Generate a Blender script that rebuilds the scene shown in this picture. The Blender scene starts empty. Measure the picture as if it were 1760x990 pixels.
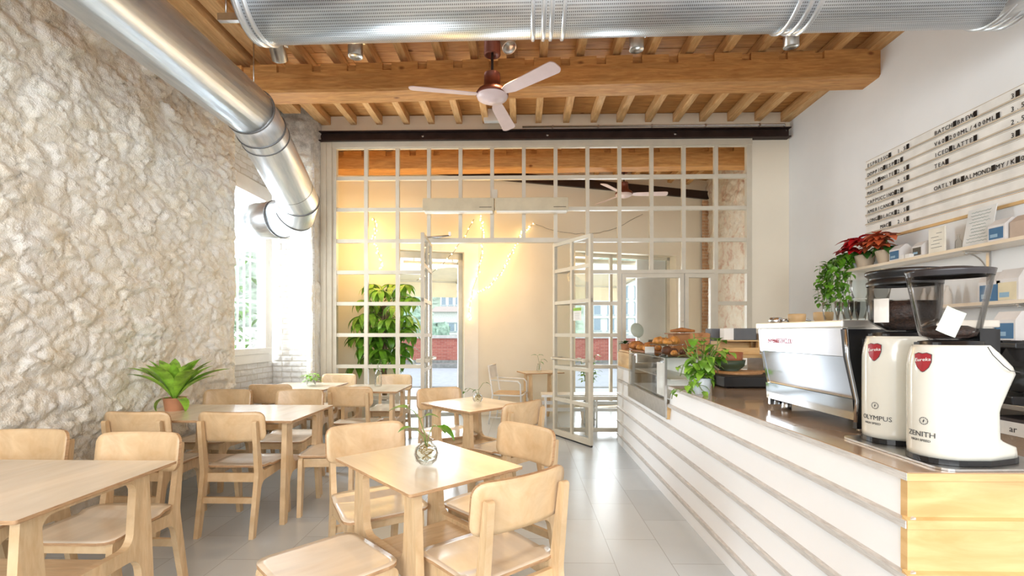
import bpy, bmesh, math, random
from mathutils import Vector, Matrix, noise
random.seed(7)
scene = bpy.context.scene
col = scene.collection
PI = math.pi
def R(d): return math.radians(d)

# ---------------------------------------------------------------- camera
F = 830.0; CH = 1.35; YAW = R(1.24)
cam_d = bpy.data.cameras.new('camera'); cam = bpy.data.objects.new('camera', cam_d); col.objects.link(cam)
cam.location = (0, 0, CH); cam.rotation_euler = (R(90), 0, YAW)
cam_d.sensor_width = 36; cam_d.lens = F/1760*36; cam_d.shift_y = 77/1760; cam_d.clip_start = .05; cam_d.clip_end = 400
scene.camera = cam

# ---------------------------------------------------------------- view, world
vs = scene.view_settings
vs.view_transform = 'Standard'; vs.look = 'None'; vs.gamma = 1; vs.use_curve_mapping = False; vs.exposure = 0.18
w = bpy.data.worlds.new('sky'); scene.world = w; w.use_nodes = True
bg = w.node_tree.nodes['Background']; bg.inputs[0].default_value = (.86, .93, 1, 1); bg.inputs[1].default_value = 2.0

# ---------------------------------------------------------------- lights
def area(name, loc, rot, sx, sy, e, c=(1, 1, 1)):
    l = bpy.data.lights.new(name, 'AREA'); l.shape = 'RECTANGLE'; l.size = sx; l.size_y = sy; l.energy = e; l.color = c
    o = bpy.data.objects.new(name, l); col.objects.link(o); o.location = loc; o.rotation_euler = rot; return o
def point(name, loc, e, c, r=.08):
    l = bpy.data.lights.new(name, 'POINT'); l.energy = e; l.color = c; l.shadow_soft_size = r
    o = bpy.data.objects.new(name, l); col.objects.link(o); o.location = loc; return o
def spot(name, loc, tgt, e, c, ang=70, blend=.8, r=.05):
    l = bpy.data.lights.new(name, 'SPOT'); l.energy = e; l.color = c; l.spot_size = R(ang); l.spot_blend = blend; l.shadow_soft_size = r
    o = bpy.data.objects.new(name, l); col.objects.link(o); o.location = loc
    o.rotation_euler = (Vector(tgt)-Vector(loc)).to_track_quat('-Z', 'Y').to_euler(); return o
area('fill_rear_opening', (-.2, -3.1, 2.5), (R(84), 0, 0), 5.6, 2.0, 260, (.93, .965, 1))  # added fill at an assumed, unseen opening behind the camera
area('daylight_left_window', (-3.75, 5.85, 2.1), (R(90), 0, R(-90)), .9, 2.1, 170, (.80, .90, 1))
area('daylight_doorway', (-1.6, 8.75, 1.4), (R(-90), 0, R(-10)), 1.2, 2.3, 60, (.88, .94, 1))
area('daylight_shop_window', (1.6, 9.6, 1.5), (R(-90), 0, R(15)), 1.6, 2.2, 75, (.88, .94, 1))

# ---------------------------------------------------------------- helpers
def s2l(v):
    v = v/255
    return v/12.92 if v <= .04045 else ((v+.055)/1.055)**2.4
def rgb(r, g, b): return (s2l(r), s2l(g), s2l(b), 1)
_c, _s = math.cos(YAW), math.sin(YAW)
def ray(px, py):
    xc = (px-880)/F; yc = (572-py)/F
    return Vector((xc*_c-_s, xc*_s+_c, yc))
def fl(px, py, Z=0):              # pixel -> point on a horizontal plane
    d = ray(px, py); t = (Z-CH)/d.z; return Vector((d.x*t, d.y*t, Z))
def yp(px, py, Y):                # pixel -> point on plane Y = const
    d = ray(px, py); t = Y/d.y; return Vector((d.x*t, Y, CH+d.z*t))
def xp(px, py, X):                # pixel -> point on plane X = const
    d = ray(px, py); t = X/d.x; return Vector((X, d.y*t, CH+d.z*t))

def newmat(name):
    m = bpy.data.materials.new(name); m.use_nodes = True
    nt = m.node_tree; b = nt.nodes['Principled BSDF']; return m, nt, b
def tex_coord(nt, scale=(1, 1, 1), kind='Object'):
    tc = nt.nodes.new('ShaderNodeTexCoord'); mp = nt.nodes.new('ShaderNodeMapping'); mp.inputs['Scale'].default_value = scale
    nt.links.new(tc.outputs[kind], mp.inputs['Vector']); return mp.outputs['Vector']
def nz(nt, vec, scale, detail=4, rough=.5, dist=0):
    n = nt.nodes.new('ShaderNodeTexNoise'); n.inputs['Scale'].default_value = scale; n.inputs['Detail'].default_value = detail
    n.inputs['Roughness'].default_value = rough; n.inputs['Distortion'].default_value = dist
    nt.links.new(vec, n.inputs['Vector']); return n.outputs['Fac']
def ramp(nt, fac, stops):
    r = nt.nodes.new('ShaderNodeValToRGB'); e = r.color_ramp.elements
    while len(e) > 1: e.remove(e[0])
    e[0].position = stops[0][0]; e[0].color = stops[0][1]
    for p, c in stops[1:]:
        x = e.new(p); x.color = c
    nt.links.new(fac, r.inputs['Fac']); return r.outputs['Color']
def bump(nt, b, h, strength=.3, dist=.01):
    n = nt.nodes.new('ShaderNodeBump'); n.inputs['Strength'].default_value = strength; n.inputs['Distance'].default_value = dist
    nt.links.new(h, n.inputs['Height']); nt.links.new(n.outputs['Normal'], b.inputs['Normal'])
def mix(nt, fac, a, c, mode='MIX'):
    n = nt.nodes.new('ShaderNodeMix'); n.data_type = 'RGBA'; n.blend_type = mode
    for s, v in ((0, fac), (6, a), (7, c)):
        if isinstance(v, (int, float, tuple)): n.inputs[s].default_value = v
        else: nt.links.new(v, n.inputs[s])
    return n.outputs[2]
def plain(name, c, rough=.5, metal=0, var=.06, vscale=6, bstr=0, bscale=60, coat=0, emit=None, es=0, alpha=None):
    m, nt, b = newmat(name)
    v = tex_coord(nt); f = nz(nt, v, vscale)
    d = tuple(max(0, x*(1-var*2)) for x in c[:3])+(1,); l = tuple(min(1, x*(1+var)) for x in c[:3])+(1,)
    nt.links.new(ramp(nt, f, [(.3, d), (.65, l)]), b.inputs['Base Color'])
    b.inputs['Roughness'].default_value = rough; b.inputs['Metallic'].default_value = metal
    if coat: b.inputs['Coat Weight'].default_value = coat
    if bstr: bump(nt, b, nz(nt, v, bscale), bstr, .004)
    if emit: b.inputs['Emission Color'].default_value = emit; b.inputs['Emission Strength'].default_value = es
    return m
def wood(name, dark, light, scale=(1, 1, 1), rough=.4, g=14, bstr=.15, knots=False, coat=0):
    m, nt, b = newmat(name)
    v = tex_coord(nt, scale); f = nz(nt, v, g, 6, .6, .6); f2 = nz(nt, v, g*.25, 3, .5, 1.2)
    c = ramp(nt, f, [(.3, dark), (.7, light)]); c2 = ramp(nt, f2, [(.35, (.82, .82, .82, 1)), (.65, (1, 1, 1, 1))])
    c = mix(nt, 1.0, c, c2, 'MULTIPLY')
    if knots:
        vo = nt.nodes.new('ShaderNodeTexVoronoi'); vo.inputs['Scale'].default_value = 2.2
        nt.links.new(tex_coord(nt, (1, 1.6, 1.6)), vo.inputs['Vector'])
        k = ramp(nt, vo.outputs['Distance'], [(.03, (.4, .27, .18, 1)), (.09, (1, 1, 1, 1))])
        c = mix(nt, 1.0, c, k, 'MULTIPLY')
    nt.links.new(c, b.inputs['Base Color']); b.inputs['Roughness'].default_value = rough
    if coat: b.inputs['Coat Weight'].default_value = coat; b.inputs['Coat Roughness'].default_value = .15
    if bstr: bump(nt, b, f, bstr, .002)
    return m
def glassy(name, tint=(1, 1, 1, 1), refl=.10, rough=.02):
    m = bpy.data.materials.new(name); m.use_nodes = True; nt = m.node_tree; nt.nodes.clear()
    o = nt.nodes.new('ShaderNodeOutputMaterial'); mx = nt.nodes.new('ShaderNodeMixShader'); t = nt.nodes.new('ShaderNodeBsdfTransparent')
    g = nt.nodes.new('ShaderNodeBsdfGlossy'); g.inputs['Roughness'].default_value = rough; t.inputs['Color'].default_value = tint
    lw = nt.nodes.new('ShaderNodeLayerWeight'); lw.inputs['Blend'].default_value = refl
    mt = nt.nodes.new('ShaderNodeMath'); mt.operation = 'MULTIPLY'; mt.inputs[1].default_value = .75
    nt.links.new(lw.outputs['Fresnel'], mt.inputs[0]); nt.links.new(mt.outputs[0], mx.inputs[0])
    nt.links.new(t.outputs[0], mx.inputs[1]); nt.links.new(g.outputs[0], mx.inputs[2]); nt.links.new(mx.outputs[0], o.inputs[0])
    return m

class MB:
    def __init__(s): s.bm = bmesh.new(); s.uv = None
    def quad(s, vs_, mi=0, smooth=False):
        f = s.bm.faces.new([s.bm.verts.new(v) for v in vs_]); f.material_index = mi; f.smooth = smooth; return f
    def box(s, c, d, M=None, mi=0, bev=0):
        r = bmesh.ops.create_cube(s.bm, size=1)['verts']
        for v in r: v.co = Vector((v.co.x*d[0], v.co.y*d[1], v.co.z*d[2]))
        fs = set(f for v in r for f in v.link_faces)
        for f in fs: f.material_index = mi
        if bev:
            es = list(set(e for v in r for e in v.link_edges))
            q = bmesh.ops.bevel(s.bm, geom=es, offset=bev, segments=2, profile=.7, affect='EDGES')
            r = list(set(v for f in q['faces'] for v in f.verts) | set(v for v in r if v.is_valid))
        for v in r:
            if M is not None: v.co = M @ v.co
            v.co += Vector(c)
        return s
    def b2(s, x0, x1, y0, y1, z0, z1, mi=0, bev=0):
        s.k = getattr(s, 'k', 0)+1; e = .00013*(s.k % 7)      # hairline size differences keep butted boxes from sharing planes
        if min(abs(x1-x0), abs(y1-y0), abs(z1-z0)) > .008: x0, x1, y0, y1, z0, z1 = min(x0, x1)-e, max(x0, x1)+e, min(y0, y1)-e, max(y0, y1)+e, min(z0, z1)-e, max(z0, z1)+e
        return s.box(((x0+x1)/2, (y0+y1)/2, (z0+z1)/2), (abs(x1-x0), abs(y1-y0), abs(z1-z0)), None, mi, bev)
    def prism(s, pts, a0, a1, axis='x', mi=0, side=None, M=None):
        """2-D outline pts extruded from a0 to a1 on an axis. axis x: pts=(y,z); y: (x,z); z: (x,y)"""
        def mk(p, a):
            v = {'x': (a, p[0], p[1]), 'y': (p[0], a, p[1]), 'z': (p[0], p[1], a)}[axis]
            v = Vector(v); return M @ v if M is not None else v
        A = [s.bm.verts.new(mk(p, a0)) for p in pts]; B = [s.bm.verts.new(mk(p, a1)) for p in pts]
        n = len(pts); fs = []
        f = s.bm.faces.new(A); f.material_index = mi; fs.append(f); f = s.bm.faces.new(B[::-1]); f.material_index = mi; fs.append(f)
        for i in range(n):
            j = (i+1) % n; f = s.bm.faces.new((A[i], B[i], B[j], A[j])); f.material_index = mi if side is None else side; fs.append(f)
        bmesh.ops.recalc_face_normals(s.bm, faces=fs)
        return s
    def tube(s, pts, r, n=10, mi=0, caps=True, smooth=True, uv=False):
        P = [Vector(p) for p in pts]; rs = r if isinstance(r, (list, tuple)) else [r]*len(P)
        dirs = [(P[i+1]-P[i]).normalized() for i in range(len(P)-1)]
        up = Vector((0, 0, 1)) if abs(dirs[0].z) < .9 else Vector((1, 0, 0))
        rings = []; x = dirs[0].cross(up).normalized(); y = x.cross(dirs[0]).normalized()
        if uv and s.uv is None: s.uv = s.bm.loops.layers.uv.new('UVMap')
        L = 0; Ls = []
        for i, p in enumerate(P):
            if i == 0: d = dirs[0]; bis = d
            elif i == len(P)-1: d = dirs[-1]; bis = d
            else: bis = (dirs[i-1]+dirs[i]).normalized(); d = dirs[i-1]
            if i > 0: L += (P[i]-P[i-1]).length
            Ls.append(L)
            ring = []
            for k in range(n):
                a = 2*PI*k/n; o = (x*math.cos(a)+y*math.sin(a))*rs[i]
                if 0 < i < len(P)-1:      # mitre: slide along d onto the bisecting plane
                    dd = d.dot(bis)
                    if dd > .3: o = o-d*(o.dot(bis)/dd)
                ring.append(s.bm.verts.new(p+o))
            rings.append(ring)
            if 0 < i < len(P)-1:
                q = dirs[i-1].rotation_difference(dirs[i]); x = q @ x; y = q @ y
        for i in range(len(rings)-1):
            for k in range(n):
                j = (k+1) % n
                f = s.bm.faces.new((rings[i][k], rings[i][j], rings[i+1][j], rings[i+1][k])); f.smooth = smooth; f.material_index = mi
                if uv:
                    cc = [(Ls[i], k), (Ls[i], k+1), (Ls[i+1], k+1), (Ls[i+1], k)]
                    for lp, (a, b) in zip(f.loops, cc): lp[s.uv].uv = (a, b/n*2*PI*rs[0])
        if caps:
            f = s.bm.faces.new(rings[0][::-1]); f.material_index = mi; f = s.bm.faces.new(rings[-1]); f.material_index = mi
        return s
    def lathe(s, prof, c=(0, 0, 0), n=24, mi=0, M=None, sx=1, sy=1, smooth=True):
        rings = []
        for r, z in prof:
            if r < 1e-5:
                v = Vector((0, 0, z)); v = M @ v if M is not None else v; rings.append([s.bm.verts.new(v+Vector(c))])
            else:
                ring = []
                for k in range(n):
                    a = 2*PI*k/n; v = Vector((r*math.cos(a)*sx, r*math.sin(a)*sy, z)); v = M @ v if M is not None else v
                    ring.append(s.bm.verts.new(v+Vector(c)))
                rings.append(ring)
        for A, B in zip(rings, rings[1:]):
            for k in range(n):
                j = (k+1) % n
                if len(A) == 1 and len(B) == 1: continue
                if len(A) == 1: f = s.bm.faces.new((A[0], B[k], B[j]))
                elif len(B) == 1: f = s.bm.faces.new((A[k], A[j], B[0]))
                else: f = s.bm.faces.new((A[k], A[j], B[j], B[k]))
                f.smooth = smooth; f.material_index = mi
        return s
    def ell(s, c, r, M=None, n=14, mi=0):
        prof = [(max(0, math.cos(t)), math.sin(t)) for t in [PI*(-.5+i/8) for i in range(9)]]
        prof[0] = (0, -1); prof[-1] = (0, 1)
        S = Matrix.Diagonal((r[0], r[1], r[2])); S = (M @ S) if M is not None else S
        return s.lathe(prof, c, n, mi, S)
    def leaf(s, base, d, up, L, W, bend=.3, fold=.15, mi=0, nseg=5, shape='oval'):
        d = Vector(d).normalized(); up = Vector(up); x = d.cross(up)
        if x.length < 1e-4: x = d.cross(Vector((1, 0, .1)))
        x.normalize(); up = x.cross(d).normalized(); p = Vector(base); rows = []
        for i in range(nseg+1):
            t = i/nseg
            if shape == 'oval': ww = math.sin(PI*min(1, t**.75))
            elif shape == 'heart': ww = math.sin(PI*t**.5)**.8 if 0 < t < 1 else 0
            else: ww = math.sin(PI*min(1, t**1.2))
            ww = max(ww, .05)*W/2
            a = -bend*t*2
            rows.append([s.bm.verts.new(p-x*ww+up*fold*ww), s.bm.verts.new(p), s.bm.verts.new(p+x*ww+up*fold*ww)])
            q = Matrix.Rotation(-bend*2/nseg, 3, x); dn = q @ d
            p = p+dn*(L/nseg); d = dn; up = q @ up
        for A, B in zip(rows, rows[1:]):
            for k in (0, 1):
                f = s.bm.faces.new((A[k], A[k+1], B[k+1], B[k])); f.smooth = True; f.material_index = mi
        return s
    def build(s, name, mats, parent=None, loc=(0, 0, 0), auto=True):
        me = bpy.data.meshes.new(name); s.bm.normal_update(); s.bm.to_mesh(me); s.bm.free()
        for m in (mats if isinstance(mats, (list, tuple)) else [mats]): me.materials.append(m)
        o = bpy.data.objects.new(name, me); col.objects.link(o); o.location = loc
        if parent is not None: o.parent = parent
        return o
def tag(o, label=None, cat=None, group=None, kind=None):
    if label: o['label'] = label
    if cat: o['category'] = cat
    if group: o['group'] = group
    if kind: o['kind'] = kind
    return o
def struct(o, label=None, cat=None): return tag(o, label, cat, None, 'structure')
def thing(name, label, cat, loc=(0, 0, 0), rz=0, group=None):
    o = bpy.data.objects.new(name, None); o.empty_display_size = .1; col.objects.link(o)
    o.location = loc; o.rotation_euler = (0, 0, rz); return tag(o, label, cat, group)
def copy_tree(o, parent=None):
    c = o.copy(); col.objects.link(c)
    if parent is not None: c.parent = parent
    for ch in list(o.children): copy_tree(ch, c)
    return c
def place(o, label, loc, rz=0, group=None, sc=None):
    c = copy_tree(o); c.location = loc; c.rotation_euler = (0, 0, rz); c['label'] = label
    if group: c['group'] = group
    if sc: c.scale = (sc,)*3
    return c
def fillet(P, seg=5):
    """P: list of (x,y[,r]); rounds the corners that carry a radius"""
    out = []; n = len(P)
    for i, p in enumerate(P):
        if len(p) < 3 or p[2] <= 0: out.append((p[0], p[1])); continue
        c = Vector((p[0], p[1])); a = Vector(P[i-1][:2])-c; b = Vector(P[(i+1) % n][:2])-c
        la, lb = a.length, b.length; a.normalize(); b.normalize()
        ang = a.angle(b); t = p[2]/math.tan(ang/2); t = min(t, la*.49, lb*.49); rr = t*math.tan(ang/2)
        bis = (a+b).normalized(); cc = c+bis*(rr/math.sin(ang/2))
        s0 = c+a*t-cc; s1 = c+b*t-cc
        a0 = math.atan2(s0.y, s0.x); a1 = math.atan2(s1.y, s1.x); da = (a1-a0+PI) % (2*PI)-PI
        for k in range(seg+1):
            q = a0+da*k/seg; out.append((cc.x+rr*math.cos(q), cc.y+rr*math.sin(q)))
    return out
def text_bm(mb, s, size, M, depth=.002, mi=0, align='LEFT', mapf=None, spacing=1.0):
    cu = bpy.data.curves.new('lettering', 'FONT'); cu.body = s; cu.size = size; cu.extrude = depth; cu.align_x = align; cu.resolution_u = 2; cu.space_character = spacing
    ob = bpy.data.objects.new('lettering', cu); col.objects.link(ob)
    dg = bpy.context.evaluated_depsgraph_get(); me = bpy.data.meshes.new_from_object(ob.evaluated_get(dg))
    n0 = len(mb.bm.verts); f0 = len(mb.bm.faces); mb.bm.from_mesh(me); mb.bm.verts.ensure_lookup_table(); mb.bm.faces.ensure_lookup_table()
    for v in list(mb.bm.verts)[n0:]: v.co = mapf(v.co) if mapf else M @ v.co
    for f in list(mb.bm.faces)[f0:]: f.material_index = mi
    bpy.data.objects.remove(ob); bpy.data.curves.remove(cu); bpy.data.meshes.remove(me)

# ---------------------------------------------------------------- materials
birch = wood('birch', rgb(214, 178, 132), rgb(232, 202, 160), (1, 6, 1), .38, 9, .05, coat=.15)
birch_top = wood('birch_top', rgb(240, 222, 196), rgb(246, 232, 210), (5, 1, 1), .27, 3, .01, coat=.35)
ply_edge = wood('ply_edge', rgb(160, 116, 80), rgb(216, 178, 134), (3, 3, 60), .55, 8, .1)
pine = wood('pine', rgb(190, 128, 68), rgb(226, 170, 102), (1, 8, 8), .6, 5, .3, knots=True)
pine_raft = wood('pine_rafter', rgb(208, 154, 96), rgb(240, 198, 140), (8, 1, 8), .6, 5, .3)
pine_board = wood('pine_board', rgb(196, 134, 72), rgb(232, 178, 110), (1, 9, 1), .6, 4, .3, knots=True)
white_paint = plain('white_paint', rgb(240, 236, 228), .55, var=.02, bstr=.05)
plaster = plain('plaster', rgb(238, 238, 237), .75, var=.02, vscale=1.5, bstr=.06, bscale=40)
cream_plaster = plain('cream_plaster', rgb(238, 228, 208), .75, var=.02, vscale=1.5, bstr=.06, bscale=40)
taupe = plain('taupe_frame', rgb(206, 197, 178), .4, var=.03)
cntr_white = plain('counter_white', rgb(250, 250, 250), .42, var=.015, vscale=2)
cntr_edge = wood('counter_edge', rgb(200, 195, 190), rgb(230, 227, 222), (3, 3, 50), .5, 7, .1)
cntr_wood = wood('counter_wood', rgb(216, 172, 112), rgb(236, 200, 142), (1, 1, 5), .42, 4, .03)
cntr_top = plain('counter_top', rgb(176, 152, 128), .16, var=.04, coat=.4)
steel_dark = plain('dark_steel', rgb(62, 48, 44), .5, .6, var=.15, bstr=.1)
chrome = plain('chrome', rgb(196, 200, 206), .09, 1, var=.01)
inox = plain('brushed_steel', rgb(196, 194, 190), .3, 1, var=.05, vscale=20)
black = plain('black_plastic', rgb(22, 22, 24), .3, var=.1)
black_matt = plain('black_matt', rgb(30, 28, 28), .6, var=.1)
cloth_glass = glassy('thin_glass', (.975, .99, .985, 1), .14)
pane_glass = glassy('pane_glass', (.985, .99, .985, 1), .12)
clear_plastic = glassy('clear_plastic', (.975, .97, .965, 1), .12, .05)
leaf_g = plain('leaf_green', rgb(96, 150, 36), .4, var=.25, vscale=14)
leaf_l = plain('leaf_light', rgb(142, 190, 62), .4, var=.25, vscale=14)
leaf_d = plain('leaf_dark', rgb(58, 108, 40), .4, var=.25, vscale=14)
for m in (leaf_g, leaf_l, leaf_d): m.node_tree.nodes['Principled BSDF'].inputs['Transmission Weight'].default_value = 0
stem_m = plain('stem', rgb(120, 140, 70), .6)
bark = plain('bark', rgb(120, 98, 72), .8, bstr=.4)
terracotta = plain('terracotta', rgb(186, 130, 96), .7, var=.1)
soil = plain('soil', rgb(60, 44, 34), .95, bstr=.5)
paper_w = plain('paper_white', rgb(236, 234, 228), .8)
kraft = plain('kraft_paper', rgb(176, 124, 78), .8)
bread = plain('bread_crust', rgb(176, 112, 56), .6, var=.3, vscale=18, bstr=.5, bscale=50)
bread_d = plain('bread_dark', rgb(96, 58, 34), .6, var=.3, vscale=18, bstr=.5, bscale=60)
bread_l = plain('croissant', rgb(204, 140, 66), .5, var=.25, vscale=25, bstr=.4)
concrete_g = plain('grey_stone', rgb(150, 150, 146), .8, var=.15)

def duct_mat(name, perf):
    m, nt, b = newmat(name); b.inputs['Metallic'].default_value = .78; b.inputs['Roughness'].default_value = .3
    v = tex_coord(nt, (1, 9, 1), 'UV'); f = nz(nt, v, 3, 4, .6)
    c = ramp(nt, f, [(.3, rgb(206, 214, 222)), (.7, rgb(238, 241, 244))])
    if perf:
        uv = nt.nodes.new('ShaderNodeTexCoord'); sp = nt.nodes.new('ShaderNodeSeparateXYZ'); nt.links.new(uv.outputs['UV'], sp.inputs[0])
        def cell(o, k):
            a = nt.nodes.new('ShaderNodeMath'); a.operation = 'MULTIPLY'; a.inputs[1].default_value = k; nt.links.new(o, a.inputs[0])
            q = nt.nodes.new('ShaderNodeMath'); q.operation = 'FRACT'; nt.links.new(a.outputs[0], q.inputs[0])
            z = nt.nodes.new('ShaderNodeMath'); z.operation = 'SUBTRACT'; z.inputs[1].default_value = .5; nt.links.new(q.outputs[0], z.inputs[0])
            p = nt.nodes.new('ShaderNodeMath'); p.operation = 'POWER'; p.inputs[1].default_value = 2; nt.links.new(z.outputs[0], p.inputs[0]); return p.outputs[0]
        ad = nt.nodes.new('ShaderNodeMath'); nt.links.new(cell(sp.outputs[0], 80), ad.inputs[0]); nt.links.new(cell(sp.outputs[1], 52), ad.inputs[1])
        k = ramp(nt, ad.outputs[0], [(.05, (.25, .25, .25, 1)), (.09, (1, 1, 1, 1))]); c = mix(nt, 1., c, k, 'MULTIPLY')
    nt.links.new(c, b.inputs['Base Color']); bump(nt, b, f, .08, .01); return m
duct_m = duct_mat('duct_metal', False); duct_p = duct_mat('duct_perforated', True)

def stone_mat(name, c0, c1, c2, grey=True):
    m, nt, b = newmat(name); v = tex_coord(nt)
    f = nz(nt, v, 5, 8, .65, .8); c = ramp(nt, f, [(.3, c0), (.48, c1), (.62, c2)])
    f2 = nz(nt, v, 28, 6, .7); f3 = nz(nt, v, 90, 3, .6)
    k = ramp(nt, f2, [(.26, (.62, .52, .42, 1)), (.36, (1, 1, 1, 1))]); c = mix(nt, .8, c, k, 'MULTIPLY')
    if grey:       # bare grey mortar left along the top of the wall
        tc = nt.nodes.new('ShaderNodeTexCoord'); sp = nt.nodes.new('ShaderNodeSeparateXYZ'); nt.links.new(tc.outputs['Object'], sp.inputs[0])
        ad0 = nt.nodes.new('ShaderNodeMath'); ad0.operation = 'MULTIPLY_ADD'; ad0.inputs[1].default_value = 1.1; nt.links.new(nz(nt, v, 2.2, 5, .6), ad0.inputs[0]); nt.links.new(sp.outputs[2], ad0.inputs[2])
        mr = nt.nodes.new('ShaderNodeMapRange'); mr.inputs[1].default_value = 3.9; mr.inputs[2].default_value = 4.3; mr.inputs[3].default_value = 0; mr.inputs[4].default_value = .75; nt.links.new(ad0.outputs[0], mr.inputs[0])
        c = mix(nt, mr.outputs[0], c, ramp(nt, nz(nt, v, 9, 7, .7), [(.35, rgb(128, 126, 122)), (.6, rgb(214, 212, 206))]))
    nt.links.new(c, b.inputs['Base Color']); b.inputs['Roughness'].default_value = .85
    ad = nt.nodes.new('ShaderNodeMath'); nt.links.new(f2, ad.inputs[0]); nt.links.new(f3, ad.inputs[1]); bump(nt, b, ad.outputs[0], .6, .02); return m
stone = stone_mat('stone_wall', rgb(240, 226, 200), rgb(250, 244, 230), rgb(253, 250, 242))
stone_pink = stone_mat('stone_pink', rgb(206, 160, 138), rgb(234, 222, 206), rgb(240, 234, 222), False)
def brickwall_mat(name, c1, c2, mortar, scale=1, bw=.24, bh=.07, bstr=.6, msize=.008):
    m, nt, b = newmat(name); br = nt.nodes.new('ShaderNodeTexBrick'); br.inputs['Scale'].default_value = scale
    br.inputs['Brick Width'].default_value = bw; br.inputs['Row Height'].default_value = bh; br.inputs['Mortar Size'].default_value = msize
    br.inputs['Color1'].default_value = c1; br.inputs['Color2'].default_value = c2; br.inputs['Mortar'].default_value = mortar; br.inputs['Mortar Smooth'].default_value = .4
    tc = nt.nodes.new('ShaderNodeTexCoord'); sp = nt.nodes.new('ShaderNodeSeparateXYZ'); cb = nt.nodes.new('ShaderNodeCombineXYZ'); ad = nt.nodes.new('ShaderNodeMath')
    nt.links.new(tc.outputs['Object'], sp.inputs[0]); nt.links.new(sp.outputs[0], ad.inputs[0]); nt.links.new(sp.outputs[1], ad.inputs[1])
    nt.links.new(ad.outputs[0], cb.inputs[0]); nt.links.new(sp.outputs[2], cb.inputs[1]); nt.links.new(cb.outputs[0], br.inputs['Vector'])
    nt.links.new(br.outputs['Color'], b.inputs['Base Color']); b.inputs['Roughness'].default_value = .8
    iv = nt.nodes.new('ShaderNodeMath'); iv.operation = 'SUBTRACT'; iv.inputs[0].default_value = 1; nt.links.new(br.outputs['Fac'], iv.inputs[1])
    a2 = nt.nodes.new('ShaderNodeMath'); nt.links.new(iv.outputs[0], a2.inputs[0]); nt.links.new(nz(nt, tc.outputs['Object'], 20, 6, .7), a2.inputs[1])
    bump(nt, b, a2.outputs[0], bstr, .02); return m
brick_white = brickwall_mat('white_brick', rgb(236, 234, 230), rgb(226, 222, 214), rgb(214, 206, 192), bstr=.5, msize=.006)
brick_red = brickwall_mat('red_brick', rgb(176, 96, 84), rgb(196, 120, 104), rgb(190, 150, 136))

def floor_mat():
    m, nt, b = newmat('floor_tiles'); br = nt.nodes.new('ShaderNodeTexBrick'); br.inputs['Scale'].default_value = 1
    br.inputs['Brick Width'].default_value = .66; br.inputs['Row Height'].default_value = .33; br.inputs['Mortar Size'].default_value = .0022; br.offset = .5
    br.inputs['Color1'].default_value = rgb(206, 213, 217); br.inputs['Color2'].default_value = rgb(194, 202, 207); br.inputs['Mortar'].default_value = rgb(160, 164, 166)
    tc = nt.nodes.new('ShaderNodeTexCoord'); mp = nt.nodes.new('ShaderNodeMapping'); mp.inputs['Rotation'].default_value = (0, 0, R(90)); mp.inputs['Location'].default_value = (.2, .12, .37)
    nt.links.new(tc.outputs['Object'], mp.inputs['Vector']); v = mp.outputs['Vector']; nt.links.new(v, br.inputs['Vector'])
    f = nz(nt, v, 1.9, 5, .55, 0)
    mr = nt.nodes.new('ShaderNodeMapRange'); mr.inputs[1].default_value = .25; mr.inputs[2].default_value = .75; mr.inputs[3].default_value = .88; mr.inputs[4].default_value = 1.0; nt.links.new(f, mr.inputs[0])
    hs = nt.nodes.new('ShaderNodeHueSaturation'); nt.links.new(br.outputs['Color'], hs.inputs['Color']); nt.links.new(mr.outputs[0], hs.inputs['Value'])
    nt.links.new(hs.outputs[0], b.inputs['Base Color']); b.inputs['Roughness'].default_value = .3
    b.inputs['Coat Weight'].default_value = .25; b.inputs['Coat Roughness'].default_value = .2; return m
floor_m = floor_mat()
# ================================================================ THE SETTING
D = 6.4; RX = 3.5; LX = -3.05; CZ = 4.24
# floor (cafe and front room)
f = MB(); f.b2(LX-.6, RX+.1, -3.2, 10.0, -.1, 0); struct(f.build('floor', floor_m))
# right wall
f = MB(); f.b2(RX, RX+.15, -3.2, 6.55, 0, CZ+.1); struct(f.build('wall_right', plaster))
f = MB(); f.b2(LX-.6, -3.0, -3.3, -3.15, 0, 4.3); f.b2(2.9, RX+.1, -3.3, -3.15, 0, 4.3); f.b2(-3.0, 2.9, -3.3, -3.15, 3.6, 4.3); f.b2(-3.0, 2.9, -3.3, -3.15, 0, .25)
struct(f.build('wall_back', plaster))

# rough stone wall on the left: a displaced grid
def stone_h(u, v, k):
    wu = u+.05*noise.noise(Vector((u*5, v*5, k)))+.02*noise.noise(Vector((u*17, v*17, k))); wv = v+.05*noise.noise(Vector((u*5, v*5, k+9)))+.015*noise.noise(Vector((u*17, v*17, k+4)))
    d, pt = noise.voronoi(Vector((wu*4.2, wv*7.0, k))); e = min(1, (d[1]-d[0])*3.5)**.5
    c = pt[0]; tilt = noise.noise(c*7.1)*(wu*4.2-c.x)*.05+noise.noise(c*3.7+Vector((5, 5, 5)))*(wv*7.0-c.y)*.05
    lift = .030*noise.noise(c*2.3+Vector((1, 7, 3)))
    d2, p2 = noise.voronoi(Vector((wu*13, wv*19, k+3))); e2 = min(1, (d2[1]-d2[0])*3)**.6; l2 = .012*noise.noise(p2[0]*1.7)
    sm = .5+.5*noise.noise(Vector((u*.9, v*1.1, k+5)))
    return (.020+lift+tilt)*e+(.010*e2+l2)*(.5+sm)+.022*noise.noise(Vector((u*2.0, v*2.4, k)))+.005*noise.noise(Vector((u*40, v*46, k)))
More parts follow.
